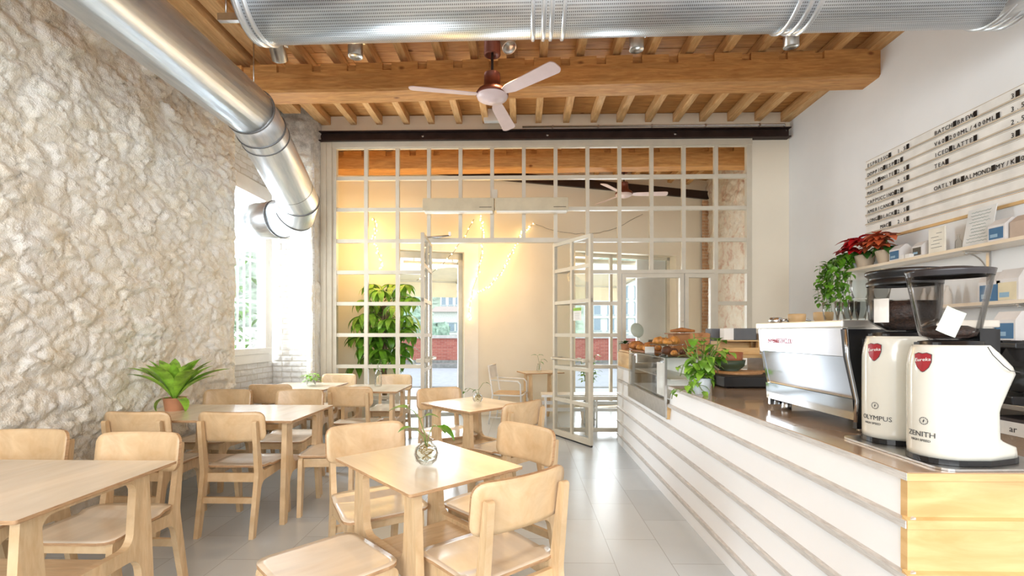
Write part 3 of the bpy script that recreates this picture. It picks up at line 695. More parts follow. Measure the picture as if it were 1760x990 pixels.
# T6 centre, T5 behind it, wall tables T1 T2 T3, T4 by the left door leaf
def rect4(cs, Z=.74): return [fl(x, y, Z) for x, y in cs]
make_table(.585, .72, 'square plywood table in the middle foreground with a round vase on it', (-.455, 2.27, 0), R(43))['group'] = GT
make_table(.62, .68, 'square plywood table just behind the centre one, before the open doorway', (-.43, 4.17, 0), R(45))['group'] = GT
make_table(1.40, .74, 'long plywood table cut off by the left edge of the picture', (-2.345, 1.90, 0), 0, (-.61, .61))['group'] = GT
make_table(1.34, .74, 'long plywood table against the stone wall carrying the potted fern', (-2.265, 3.68, 0), 0, (-.38, .575))['group'] = GT
make_table(.78, .74, 'plywood table in the corner under the niche window with a small leafy jar', (-2.52, 5.50, 0), 0)['group'] = GT
make_table(.68, .70, 'plywood table beside the left door leaf with a tall glass bottle', (-1.64, 5.33, 0), 0)['group'] = GT
ch = make_chair(); ch['label'] = 'plywood chair seen from behind at the near right side of the centre table'; ch['group'] = 'plywood cafe chairs'
ch.location = (-.13, 1.98, 0); ch.rotation_euler = (0, 0, R(130-90))
for lab, x, y, a in (
    ('plywood chair at the far right side of the centre table, backrest facing the camera', -.12, 2.62, 225),
    ('plywood chair at the far left side of the centre table with pale seat', -.80, 2.62, -57),
    ('plywood chair on the left of the second square table in front of the doorway', -.70, 4.45, -60),
    ('plywood chair seen from behind on the right of the second square table', -.14, 3.86, 138),
    ('plywood chair seen from behind drawn up to the table with the glass bottle', -1.70, 4.92, 90),
    ('plywood chair behind the glass bottle table, against the glazed wall', -1.62, 5.88, -90),
    ('white-lit plywood chair in the far left corner against the glazed wall', -2.36, 5.98, -90),
    ('plywood chair behind the fern table, closest to the stone wall', -2.74, 4.24, -90),
    ('plywood chair behind the right half of the fern table', -2.07, 4.26, -90),
    ('plywood chair seen from behind between the fern table and the corner table', -2.60, 5.12, 90),
    ('plywood chair seen fully from behind in front of the fern table', -1.955, 3.40, 90),
    ('plywood chair seen from behind by the stone wall, left of the potted fern', -2.60, 3.40, 90),
    ('plywood chair beyond the left edge table, nearest the stone wall', -2.68, 2.37, -90),
    ('plywood chair beyond the left edge table, its pale seat turned to the camera', -2.02, 2.31, -90)):
    place(ch, lab, (x, y, 0), R(a-90))
st = make_stool(); st['label'] = 'plywood stool cut by the bottom edge in front of the centre table'; st['group'] = 'backless plywood stools'
st.location = (-.775, 1.90, 0); st.rotation_euler = (0, 0, R(43+3-90))
place(st, 'plywood stool at the end of the fern table behind the centre chairs', (-1.47, 3.73, 0), R(5))

# ================================================================ PLANTS AND VASES ON THE TABLES
water = glassy('water_glass', (.96, .98, .965, 1), .1)
def round_vase(label, loc, s=1., seed=1):
    random.seed(seed); t = thing('round_vase', label, 'vase', loc)
    m = MB(); m.lathe([(0, .002), (.025*s, .002), (.045*s, .018*s), (.052*s, .045*s), (.045*s, .072*s), (.026*s, .088*s), (.024*s, .1*s), (.029*s, .104*s), (.025*s, .102*s), (.021*s, .1*s), (.022*s, .087*s), (.041*s, .07*s), (.048*s, .045*s), (.041*s, .02*s), (0, .008)], n=28); m.build('vase_glass', cloth_glass, t)
    m = MB(); m.lathe([(0, .01), (.04*s, .02*s), (.047*s, .045*s), (.041*s, .066*s), (0, .066*s)], n=24); m.build('water', water, t)
    m = MB()
    for k in range(12):
        a = random.uniform(0, 6.3); pts = [Vector((math.cos(a+q*1.1)*.034*s*math.sin(q*.7+.3), math.sin(a+q*1.1)*.034*s*math.sin(q*.7+.3), (.085-.012*q)*s)) for q in range(6)]; m.tube(pts, .0014*s, 5)
    m.build('roots', plain('roots', rgb(170, 140, 90), .8), t)
    return t
def sprig(t, stems, s=1., mat_=None, W=.058, L=.072, name='foliage', seed=2):
    random.seed(seed); m = MB(); l = MB()
    for pts, leaves in stems:
        P_ = [Vector(p)*s for p in pts]; m.tube(P_, .0022*s, 6)
        for k, (idx, ang, sz) in enumerate(leaves):
            b = P_[idx]; d = Vector((math.cos(R(ang)), math.sin(R(ang)), random.uniform(-.1, .5))); e = b+d*.02*s
            m.tube([b, e], .0014*s, 5); l.leaf(e, d, (0, 0, 1), L*s*sz, W*s*sz, .5, .2, 0, 6, 'heart')
    m.build('stem', stem_m, t); l.build(name, mat_ or leaf_g, t)
v = round_vase('round clear glass vase with roots and leaf sprig on the centre table', fl(733, 798, .74), 1.1, 3)
sprig(v, [([(0, 0, .06), (-.005, 0, .12), (-.03, .01, .19), (-.055, 0, .225)], [(3, 185, 1.25), (2, 10, .9)]), ([(0, 0, .06), (.01, -.01, .12), (.03, -.02, .165)], [(2, -10, 1.35), (2, 60, 1.1)]), ([(0, 0, .07), (-.01, -.01, .12), (-.035, -.02, .15)], [(2, 210, .9)])], 1.1)
v = round_vase('small round glass vase with sprig on the second square table', fl(821, 692, .74), .85, 5)
sprig(v, [([(0, 0, .06), (.01, 0, .12), (.05, .01, .18)], [(2, 10, .9), (1, 200, .7)]), ([(0, 0, .06), (-.02, 0, .11), (-.07, .0, .13), (-.1, 0, .1)], [(3, 240, .6), (2, 160, .6)])], .95, leaf_d, seed=4)
# bird's nest fern in clay pot
p = fl(299, 703, .74); t = thing('potted_fern', 'bright green long-leaved fern in a clay pot against the stone wall', 'plant', (p.x+.05, p.y-.06, .74))
m = MB(); m.lathe([(0, 0), (.062, 0), (.066, .01), (.078, .095), (.082, .1), (.078, .102), (.07, .098), (.066, .085), (0, .085)], n=28); m.build('pot', terracotta, t)
m = MB(); m.lathe([(0, .09), (.068, .088)], n=20); m.build('soil', soil, t)
m = MB(); random.seed(11)
for k in range(22):
    a = k*2.4; r_ = .5+.5*(k % 5)/4; el = 1.42-.62*((k*7) % 10)/10; d = Vector((math.cos(a)*math.cos(el), math.sin(a)*math.cos(el)*.7, math.sin(el)))
    if d.x < 0: d.x *= .45
    m.leaf((math.cos(a)*.015, math.sin(a)*.012, .09), d, (0, 0, 1), random.uniform(.32, .46), random.uniform(.075, .11), .22+.28*r_, .35, 0, 9, 'long')
for s_, dz in ((-1, -.05), (1, .02)): m.leaf((s_*.03, -.02, .1), (s_*1, -.25, .35), (0, 0, 1), .17, .08, 1.1, .2, 0, 7, 'oval')
m.build('foliage', leaf_l, t)
# leafy jar, bottle with sprig
p = fl(535, 663, .74); t = thing('plant_jar', 'low glass jar with pale green leaves on the corner table', 'plant', (p.x, p.y, .74))
m = MB(); m.lathe([(0, .0), (.04, .0), (.05, .02), (.045, .07), (.043, .07), (.046, .02), (0, .006)], n=20); m.build('jar', cloth_glass, t)
m = MB(); random.seed(5)
for k in range(26):
    a = random.uniform(0, 6.3); b = Vector((math.cos(a)*.05, math.sin(a)*.04, random.uniform(.05, .13))); m.leaf(b, (math.cos(a), math.sin(a), random.uniform(.1, .9)), (0, 0, 1), random.uniform(.06, .09), .045, .5, .2)
m.build('foliage', leaf_l, t)
p = fl(650, 664, .74); t = thing('glass_bottle', 'clear glass bottle with a leaf sprig on the table by the left door leaf', 'bottle', (p.x, p.y, .74))
m = MB(); m.lathe([(0, 0), (.036, 0), (.04, .01), (.04, .11), (.034, .15), (.016, .19), (.014, .235), (.018, .24), (.014, .24), (.011, .235), (.013, .19), (.031, .15), (.037, .11), (.037, .012), (0, .006)], n=24); m.build('bottle_glass', cloth_glass, t)
sprig(t, [([(0, 0, .05), (0, 0, .2), (.0, 0, .26), (.03, 0, .29)], [(3, 10, .8), (3, 180, .9)])], 1., leaf_l)
# ================================================================ COUNTER
CX = 1.172; CY0 = 1.50; CYV = 3.90; CY1 = 5.98; CTZ = .925
ct = thing('bar_counter', 'long white shingled plywood bar counter with wooden end, running along the right side', 'counter', (CX, CY0, 0))
def cb(mb, x0, x1, y0, y1, z0, z1, mi=0, bev=0): return mb.b2(x0-CX, x1-CX, y0-CY0, y1-CY0, z0, z1, mi, bev)
lz = [.755, .59, .425, .26, .10]
m = MB(); cb(m, CX+.02, CX+.05, CY0+.012, CYV-.02, .0, CTZ-.03); cb(m, CX+.02, CX+.05, CYV-.02, 5.28, 0, .66); cb(m, CX+.02, CX+.05, 5.28, CY1+.1, 0, 1.10)
m.build('front_panel', cntr_white, ct)
tz = [CTZ-.03]+lz[:-1]; 
for i, z in enumerate(lz):                      # shingled boards: each leans out to its ledge
    top = tz[i]; y0, y1 = CY0, (CYV if i < 1 else CY1)
    m = MB(); m.prism([(.018, top-.0), (-.004, z+.03), (.02, z+.03)], y0-CY0, y1-CY0, 'y') if False else None
    m.prism([(.020, top), (.006, z+.024), (.03, z+.024), (.03, top)], .031, y1-CY0, 'y'); m.build('front_board', cntr_white, ct)
    m = MB(); m.prism([(-.010, z), (-.010, z+.022), (.022, z+.034), (.022, z)], -.008, y1-CY0, 'y'); m.build('ledge', cntr_edge, ct)
m = MB(); m.prism([(.006, .0), (.006, .1), (.03, .1), (.03, 0)], 0, CY1-CY0, 'y'); m.build('plinth', cntr_white, ct)
# upper boards beyond the display case
for z0, z1 in ((.79, .93), (.95, 1.12)):
    m = MB(); cb(m, CX+.006, CX+.03, 5.28, CY1, z0, z1); m.build('front_board', cntr_wood if z0 > .9 else cntr_white, ct)
m = MB(); cb(m, CX-.008, CX+.03, 5.28, CY1, .755, .785); m.build('ledge', cntr_edge, ct)
m = MB(); cb(m, CX-.008, CX+.03, 5.28, CY1, .93, .95); m.build('ledge', cntr_edge, ct)
# near end, unpainted birch
m = MB(); cb(m, CX+.006, 2.02, CY0+.004, CY0+.03, .0, CTZ-.025); m.build('end_panel', cntr_wood, ct)
for z in lz: m = MB(); m.prism([(-.012, z), (-.012, z+.026), (.01, z+.034), (.01, z)], -.006, .85, 'x', M=None); m.build('end_ledge', cntr_wood, ct)
m = MB(); cb(m, CX-.006, 2.02, CY0-.01, CYV, CTZ-.024, CTZ-.002, 0); cb(m, CX-.0, 2.02, CY0-.004, CYV, CTZ-.002, CTZ, 1); m.build('worktop', [cntr_wood, cntr_top], ct)
m = MB(); cb(m, CX-.0075, CX-.006, CY0-.01, CYV, CTZ-.024, CTZ-.0005); m.build('worktop_edge', cntr_edge, ct)
m = MB(); cb(m, CX+.02, 2.0, 5.28, CY1, 1.125, 1.145, 0); cb(m, 1.98, 2.0, CY0, CY1, 0, .9); m.build('back_panel', cntr_wood, ct)
m = MB(); cb(m, CX+.36, 2.40, CYV, 4.38, CTZ-.024, CTZ, 1); cb(m, CX+.61, 2.45, 4.36, 5.28, 1.125, 1.150, 0); cb(m, 2.40, 2.45, 4.4, 5.2, 0, 1.125, 0); m.build('rear_shelf', [cntr_wood, cntr_top], ct)
# glass display case set in the counter
vc = thing('glass_display_case', 'glass and steel pastry display case set in the far end of the counter', 'display case', (CX, CYV, .66))
def vb(mb, x0, x1, y0, y1, z0, z1, mi=0): return mb.b2(x0-CX, x1-CX, y0-CYV, y1-CYV, z0-.66, z1-.66, mi)
m = MB(); vb(m, CX-.022, CX-.016, CYV+.02, 5.27, .80, 1.14); m.build('front_glass', pane_glass, vc)
m = MB(); vb(m, CX-.01, CX+.34, CYV+.004, CYV+.01, .94, 1.138); m.build('side_glass', pane_glass, vc)
m = MB(); vb(m, CX-.022, CX+.34, CYV, 4.38, 1.147, 1.155); vb(m, CX-.022, CX+.6, 4.38, 5.27, 1.147, 1.155); m.build('top_glass', glassy('green_glass', (.8, .9, .85, 1), .4), vc)
m = MB(); vb(m, CX-.03, CX-.012, CYV-.0, 5.27, .775, .80); vb(m, CX-.03, CX-.012, CYV, CYV+.02, .80, 1.145); m.build('steel_rail', inox, vc)
m = MB(); vb(m, CX-.026, CX-.012, CYV, 5.27, .665, .775); m.build('kick_panel', inox, vc)
m = MB(); vb(m, CX-.012, CX+.03, CYV, CYV+.05, .655, .775); m.build('end_block', cntr_wood, vc)
m = MB(); vb(m, CX+.03, CX+.33, CYV+.03, 5.25, .80, .81); vb(m, CX+.03, CX+.32, CYV+.05, 5.2, .965, .972); vb(m, CX+.33, CX+.35, CYV+.02, 5.26, .70, 1.12); m.build('shelf', white_paint, vc)
m = MB(); vb(m, CX-.0165, CX-.0155, CYV+.03, CYV+.28, .83, 1.10); m.build('price_sheet', paper_w, vc)

# ================================================================ ESPRESSO MACHINE
EX, EY0, EY1 = 1.375, 2.06, 2.80; ez = CTZ
em = thing('espresso_machine', 'polished steel two-group espresso machine on the bar counter with mirrored back panel', 'espresso machine', (EX, EY0, ez)); W = EY1-EY0
m = MB(); m.prism(fillet([(.05, .05), (.60, .05), (.60, .40), (.0, .40), (-.0, .33), (.045, .16)]), .03, W-.03, 'y'); m.build('body', inox, em)
m = MB(); m.prism([(-.012, .325), (-.022, .445), (-.006, .445), (.004, .325)], .012, W-.0, 'y'); m.build('upper_panel', plain('upper_panel_steel', rgb(232, 230, 232), .18, 1), em)
m = MB(); m.prism([(.028, .145), (-.008, .322), (.006, .322), (.044, .145)], .012, W-.0, 'y'); m.build('mirror_panel', chrome, em)
m = MB(); m.prism([(.026, .055), (.020, .143), (.04, .143), (.046, .055)], .012, W-.0, 'y'); m.build('lower_panel', chrome, em)
m = MB(); m.b2(-.03, .62, -.0, W+.012, .448, .478, bev=.006); m.b2(-.0, .6, .012, W, .40, .448)
m.build('top_tray', plain('top_tray_steel', rgb(222, 216, 206), .3, .8), em)
m = MB()
for y in (.12, .36):
    for k in range(2): m.b2(.06+k*.1, .07+k*.1, y, y+.22, .4785, .48)
m.build('vent_slots', black, em)
for y in (.0, W-.03):
    m = MB(); m.prism(fillet([(.03, .02), (.58, .02), (.62, .10), (.62, .44), (-.024, .44), (-.012, .32), (.028, .14)]), y, y+.022, 'y'); m.build('side_panel', black if y == 0 else chrome, em)
m = MB(); m.prism(fillet([(.075, .05), (.55, .05), (.59, .12), (.59, .40), (.06, .40), (.06, .30), (.075, .15)]), -.012, -.001, 'y'); m.build('side_insert', inox, em)
m = MB(); m.tube([(.02, -.006, .05), (.026, -.006, .14), (-.012, -.006, .32), (-.02, -.006, .44)], .008, 8); m.build('side_trim', chrome, em)
for x in (.10, .52):
    for y in (.06, W-.07):
        m = MB(); m.lathe([(0, 0), (.026, 0), (.026, .02), (.02, .055), (0, .055)], (x, y, 0), 16); m.build('foot', inox, em)
red_m = plain('red_lettering', rgb(176, 24, 44), .4)
m = MB(); text_bm(m, 'LA MARZOCCO', .036, None, .0008, mapf=lambda c: Vector((-.0195+(c.y)*-.0833-c.z, W-.09-c.x*.95, .370+c.y))); m.build('lettering', red_m, em)
for k in range(2):
    gx, gy = .66, .2+k*.34; m = MB(); m.lathe([(0, .18), (.035, .18), (.035, .26), (0, .26)], (gx, gy, 0), 20); m.b2(.6, gx, gy-.03, gy+.03, .24, .36); m.build('group_head', chrome, em)
# things on the machine's top
tz_ = ez+.479
def mk_cup(name, label, cat, loc, prof, mt, group=None, n=24):
    m = MB(); m.lathe(prof, n=n); o = m.build(name, mt); o.location = loc; tag(o, label, cat, group); return o
tumb = [(0, 0), (.027, 0), (.029, .004), (.036, .05), (.037, .088), (.0355, .088), (.034, .05), (.0265, .008), (0, .008)]
gl = mk_cup('water_glass', 'clear tumbler in the lower layer of glasses on the espresso machine', 'glass', (0, 0, 0), tumb, cloth_glass, 'clear tumblers on the espresso machine')
spots = []
for px in (1437, 1452, 1466, 1478, 1490):
    for X_ in (1.50, 1.60):
        d = ray(px, 552); spots.append((X_, xp(px, 560, X_).y))
spots = [(1.45, 2.12), (1.54, 2.12), (1.63, 2.12), (1.45, 2.21), (1.54, 2.21), (1.63, 2.21), (1.45, 2.30), (1.54, 2.30)]
for i, (x, y) in enumerate(spots):
    o = gl if i == 0 else gl.copy()
    if i: col.objects.link(o)
    o.location = (x, y, tz_+.001)
for i, (x, y) in enumerate(((1.49, 2.165), (1.585, 2.17))):
    o = gl.copy(); col.objects.link(o); o.location = (x, y, tz_+.091); o['label'] = 'clear tumbler stacked on top of the others, %s' % ('nearer the wall of plants' if i else 'nearer the seating side')
box_m = plain('cup_brown', rgb(186, 156, 112), .5)
for i, (px, l) in enumerate(((1376, 'low tan cup stack on the machine top, farther of two'), (1408, 'low tan cup stack on the machine top, beside the glasses'))):
    p = xp(px, 553, 1.52 if i == 0 else 1.48); m = MB(); m.lathe([(0, 0), (.034, 0), (.042, .012), (.044, .045), (.040, .048), (.036, .012), (0, .006)], n=24)
    o = m.build('stacked_cup', box_m); o.location = (1.50, p.y-.0, tz_+.001); tag(o, l, 'cup', 'tan cups on the espresso machine')
for i, (dx, yy) in enumerate(((.0, 2.74), (.08, 2.70))):
    m = MB(); m.lathe([(.03, 0), (.036, .01), (.03, .03), (.0, .034), (0, .028), (.024, .024), (.026, .004)], n=20); m.tube([(.03, 0, .015), (.06, 0, .02), (.09, .0, .01)], .006, 8)
    o = m.build('portafilter_basket', chrome); o.location = (1.42+dx, yy, tz_); tag(o, 'small steel basket at the far end of the machine top, %s' % ('nearer the edge' if i == 0 else 'behind its twin'), 'basket', 'steel baskets')
# tall steel pitcher beyond the machine
p = fl(1302, 660, CTZ)

# ================================================================ GRINDERS
grinder_w = plain('grinder_enamel', rgb(222, 220, 208), .22, var=.01, coat=.5)
badge_red = plain('badge_red', rgb(158, 28, 40), .3, coat=.4); white_ink = plain('white_ink', rgb(240, 238, 232), .5); dark_ink = plain('dark_ink', rgb(70, 70, 72), .5)
beans = plain('coffee_beans', rgb(52, 34, 26), .45, var=.5, vscale=120, bstr=1., bscale=140)
def make_grinder(label, loc, word, tall):
    t = thing('coffee_grinder', label, 'grinder', loc, 0, 'white coffee grinders'); H = .385
    # plan outline: rounded nose at -x, flat flanks; the flank profile has spout and foot at +x
    def ring(z):
        a = .006*math.sin(PI*min(1, z/H)); tp = max(0, (z-.30)/.09)
        xl = -.168+a*0+.016*tp**2; hw = .098-.010*tp-.004*(z < .02)
        # right edge profile
        pr = [(0, .135), (.035, .125), (.055, .07), (.07, .050), (.16, .046), (.175, .052), (.24, .092), (.285, .122), (.31, .11), (.36, .05), (.385, .01)]
        for (z0, x0), (z1, x1) in zip(pr, pr[1:]):
            if z0 <= z <= z1: xr = x0+(x1-x0)*(z-z0)/(z1-z0)
        pts = []
        for k in range(13):                       # nose, from +y flank round to -y flank
            q = PI/2+PI*k/12; pts.append(Vector((xl+.092+.092*math.cos(q)*1.0, hw*math.sin(q), z)))
        n2 = 6
        for k in range(1, n2): u = k/n2; x = xl+.092+(xr-xl-.092)*u; ww = hw*(1-.45*max(0, (x-0)/.12)) if x > 0 else hw; pts.append(Vector((x, -ww, z)))
        ww = hw*(1-.45*max(0, xr/.12)) if xr > 0 else hw
        pts.append(Vector((xr-.012, -ww, z))); pts.append(Vector((xr, -ww*.7, z))); pts.append(Vector((xr, ww*.7, z))); pts.append(Vector((xr-.012, ww, z)))
        for k in range(n2-1, 0, -1): u = k/n2; x = xl+.092+(xr-xl-.092)*u; ww = hw*(1-.45*max(0, (x-0)/.12)) if x > 0 else hw; pts.append(Vector((x, ww, z)))
        return pts
    zs = [0, .02, .035, .045, .06, .07, .10, .16, .175, .2, .24, .265, .285, .31, .335, .36, .375, .385]; m = MB(); rows = [[m.bm.verts.new(p+Vector((0, 0, .018))) for p in ring(z)] for z in zs]; n = len(rows[0])
    for A_, B_ in zip(rows, rows[1:]):
        for k in range(n): fc = m.bm.faces.new((A_[k], A_[(k+1) % n], B_[(k+1) % n], B_[k])); fc.smooth = True
    m.bm.faces.new(rows[0][::-1]); m.bm.faces.new(rows[-1]); bmesh.ops.recalc_face_normals(m.bm, faces=list(m.bm.faces)); m.build('body', grinder_w, t)
    m = MB(); m.prism([(p.x*1.02, p.y*1.03) for p in ring(0)], 0, .018, 'z'); m.build('base', black, t)
    m = MB(); m.tube([(-.02, -.0995, .398), (-.005, -.0995, .372), (.03, -.0985, .335), (.06, -.088, .318), (.105, -.07, .312)], .0014, 6); m.build('seam', dark_ink, t)
    m = MB(); m.lathe([(.0, .398), (.085, .398), (.085, .415), (.05, .42), (0, .42)], (-.05, 0, 0), 28); m.prism([(-.13, -.05), (.03, -.035), (.03, .035), (-.13, .05)], .402, .412, 'z'); m.b2(.01, .06, -.04, .04, .38, .46); m.build('collar', black, t)
    # map (arc s, z) onto the nose and -y flank
    hw = .098; r_ = .092; xl = -.168
    def surf(s, z, o=.0015):
        L = PI/2*(r_+.003)
        if s < L: q = PI+s/(r_+.003); return Vector((xl+r_+(r_+o)*math.cos(q), (hw+o)*math.sin(q), z))
        return Vector((xl+r_+(s-L), -hw-o, z))
    s0 = -.022
    m = MB(); text_bm(m, word, .025, None, .0004, mapf=lambda c: surf(s0+c.x, .085+c.y, .0012+c.z)); text_bm(m, 'HIGH SPEED', .0115, None, .0004, mapf=lambda c: surf(s0+.012+c.x, .068+c.y, .0012+c.z)); m.build('lettering', dark_ink, t)
    m = MB()
    for r0, r1 in ((.0115, .013),):
        for k in range(24):
            a, b = 2*PI*k/24, 2*PI*(k+1)/24; m.quad([surf(s0+.055+r0*math.cos(a), .14+r0*math.sin(a)), surf(s0+.055+r1*math.cos(a), .14+r1*math.sin(a)), surf(s0+.055+r1*math.cos(b), .14+r1*math.sin(b)), surf(s0+.055+r0*math.cos(b), .14+r0*math.sin(b))])
    for k in range(12):
        a = 2*PI*k/12; m.quad([surf(s0+.055+r0*math.cos(a+x)*q, .14+r0*math.sin(a+x)*q) for x, q in ((-.08, .8), (.08, .8), (.08, 1), (-.08, 1))])
    m.quad([surf(s0+.055+x, .14+y) for x, y in ((-.002, 0), (.003, .0), (.001, .007), (-.001, .003))]); m.quad([surf(s0+.055+x, .14+y) for x, y in ((-.003, 0), (.002, 0), (.001, -.003), (-.001, -.007))])
    m.build('round_emblem', dark_ink, t)
    def shield(k, o, mt, nm):
        m = MB(); c0 = s0+.052; out = [(-.026, .026), (-.012, .032), (0, .029), (.012, .032), (.026, .026), (.025, 0), (.018, -.02), (.006, -.034), (0, -.037), (-.006, -.034), (-.018, -.02), (-.025, 0)]
        cc = m.bm.verts.new(surf(c0, .345, o)); vv = [m.bm.verts.new(surf(c0+x*k, .345+y*k, o)) for x, y in out]
        for i in range(12): m.bm.faces.new((cc, vv[i], vv[(i+1) % 12]))
        bmesh.ops.recalc_face_normals(m.bm, faces=list(m.bm.faces)); m.build(nm, mt, t)
    shield(1.0, .0012, dark_ink, 'badge_rim'); shield(.93, .002, badge_red, 'badge')
    m = MB(); text_bm(m, 'Eureka', .0165, None, .0004, align='CENTER', mapf=lambda c: surf(s0+.052+c.x+.12*c.y, .347+c.y+c.x*.1, .0032+c.z)); m.build('badge_lettering', white_ink, t)
    if tall == 0:      # straight hopper with a stacked round lid
        m = MB(); m.lathe([(.05, .42), (.075, .435), (.105, .455), (.112, .47), (.116, .60), (.114, .60), (.110, .47), (.10, .457), (.05, .425)], (-.03, 0, 0), 36); m.build('hopper', clear_plastic, t)
        m = MB(); m.lathe([(0, .425), (.05, .427), (.10, .462), (.1075, .475), (.1085, .535), (.0, .54)], (-.03, 0, 0), 30)
        m.build('coffee_beans', beans, t)
        m = MB(); m.lathe([(.118, .598), (.119, .612), (.108, .620), (.108, .628), (.122, .640), (.124, .652), (.115, .657), (0, .66)], (-.03, 0, 0), 40); m.build('lid', black, t)
        q = [(-.03+.113*math.cos(a), .113*math.sin(a)) for a in [PI*1.0+i*.075 for i in range(8)]]; m = MB()
        for (a, b), (c, d) in zip(q, q[1:]): m.quad([(a, b, .455), (c, d, .455), (c, d, .545), (a, b, .545)])
        m.build('paper_label', paper_w, t)
    else:              # wide flared oval hopper
        m = MB(); prof = [(.05, .42), (.08, .432), (.086, .45), (.112, .60), (.121, .655), (.119, .655), (.110, .60), (.083, .452), (.05, .425)]
        m.lathe(prof, (-.055, 0, 0), 40, sx=1.0, sy=.85); m.build('hopper', clear_plastic, t)
        m = MB(); m.lathe([(0, .423), (.05, .426), (.074, .434), (.082, .455), (.05, .470), (0, .466)], (-.055, 0, 0), 30, sy=.82); m.build('coffee_beans', beans, t)
        m = MB(); m.lathe([(.119, .642), (.122, .656), (.124, .664), (.11, .667), (.070, .667), (.067, .674), (0, .676)], (-.055, 0, 0), 40, sy=.86); m.build('lid', plain('smoked_lid', rgb(48, 44, 46), .25), t)
        m = MB(); M = Matrix.Rotation(R(24), 3, 'Y')
        for i in range(6):
            u0, u1 = -.033+i*.011, -.022+i*.011
            z0_ = lambda u: -.065+.004*math.cos(u*40)
            m.quad([M @ Vector((u0, z0_(u0), -.04))+Vector((-.105, -.002, .478)), M @ Vector((u1, z0_(u1), -.04))+Vector((-.105, -.002, .478)), M @ Vector((u1, z0_(u1), .05))+Vector((-.105, -.002, .478)), M @ Vector((u0, z0_(u0), .05))+Vector((-.105, -.002, .478))])
        m.build('paper_label', plain('pale_green_paper', rgb(214, 222, 208), .8), t)
    return t
tray = MB(); tray.prism(fillet([(1.285, 1.50, .05), (1.68, 1.515, .05), (1.70, 2.0, .05), (1.29, 2.0, .05)]), CTZ+.001, CTZ+.008, 'z'); o = tray.build('grinder_tray', inox); tag(o, 'thin steel tray on the counter under the two white grinders', 'tray')
make_grinder('white coffee grinder lettered OLYMPUS with straight full bean hopper, next to the machine', (1.50, 1.895, CTZ+.009), 'OLYMPUS', 0)
g2 = make_grinder('white coffee grinder lettered ZENITH with flared oval hopper, nearest the camera', (1.462, 1.625, CTZ+.009), 'ZENITH', 1); g2.scale = (1, .97, .935)

# ================================================================ FOOD AND POTS ON THE COUNTER
VT = 1.156
def blob(name, label, cat, loc, r, mt, rz=0, group=None, ridges=0):
    m = MB(); m.ell((0, 0, r[2]*.8), r, n=22)
    for v in m.bm.verts:
        v.co += v.co.normalized()*.006*noise.noise(v.co*30+Vector((loc[0]*9, 0, 0)))
        if v.co.z < 0: v.co.z = 0
        if ridges: v.co.z += .006*math.sin(v.co.x/r[0]*ridges)*(v.co.z > .01)
    o = m.build(name, mt); o.location = loc; o.rotation_euler = (0, 0, rz); tag(o, label, cat, group); return o
wb = plain('board_wood', rgb(150, 96, 56), .5)
def at_top(px, py): p = fl(px, py, VT); return p
board = MB(); board.prism(rrect(.26, .66, .03), 0, .014, 'z'); o = board.build('bread_board', wb); o.location = (1.36, 5.62, 1.146); tag(o, 'wooden board under the loaves at the far end of the counter', 'board')
blob('bread_loaf', 'round pale loaf at the far end of the counter, leftmost', 'bread', (1.30, 5.55, 1.161), (.09, .12, .055), bread, 0, 'breads on the counter')
blob('bread_loaf', 'second loaf behind the small glass stand', 'bread', (1.44, 5.45, 1.161), (.10, .09, .05), bread, .5, 'breads on the counter')
board = MB(); board.prism(rrect(.26, .5, .03), 0, .012, 'z'); o = board.build('bread_board', wb); o.location = (1.31, 4.98, VT); tag(o, 'wooden board under the rolls on top of the glass case', 'board')
for i, (x, y) in enumerate(((1.25, 5.14), (1.32, 5.04), (1.37, 4.90), (1.25, 4.88))):
    blob('bread_roll', ['farthest small roll on the board', 'second small roll on the board', 'roll at the right of the board', 'long roll at the near left of the board'][i], 'bread', (x, y, VT+.013), (.05, .035, .032), bread_l, i*.7, 'breads on the counter')
# glass cake stand with croissants
cs = thing('cake_stand', 'glass cake stand with domed pastries on top of the display case', 'cake stand', (1.34, 4.50, VT)); m = MB()
m.lathe([(0, 0), (.07, 0), (.07, .006), (.02, .015), (.018, .03), (.03, .045), (.02, .062), (.025, .072), (.15, .082), (.155, .09), (.15, .088), (.02, .08), (0, .08)], n=36); m.build('stand_glass', cloth_glass, cs)
for i, (dx, dy, s_) in enumerate(((-.07, .02, 1), (.06, -.02, 1.1), (.0, .08, .9), (-.02, -.07, .8))):
    blob('croissant', ['croissant on the left of the glass stand', 'big shiny croissant on the right of the glass stand', 'croissant at the back of the glass stand', 'small croissant at the front of the glass stand'][i], 'pastry', (1.34+dx, 4.50+dy, VT+.09), (.065*s_, .04*s_, .036*s_), bread_l, i*.8, 'pastries on the stand', 9)
m = MB(); m.prism(rrect(.34, .22, .02), 0, .012, 'z'); o = m.build('raised_board', wb); o.location = (1.62, 4.86, VT+.18); o.rotation_euler = (0, 0, .1); tag(o, 'wooden serving board raised on a crate behind the croissants', 'board')
m = MB(); m.b2(-.14, .14, -.09, .09, 0, .179, bev=.004); o = m.build('kraft_crate', kraft); o.location = (1.62, 4.86, VT+.0); tag(o, 'brown crate carrying the raised serving board', 'box')
m = MB(); m.tube([(-.12, 0, .02), (0, .02, .03), (.12, 0, .02)], [.012, .026, .012], 10); o = m.build('baguette', bread); o.location = (1.60, 4.86, VT+.192); tag(o, 'thin dark baguette on the raised board', 'bread')
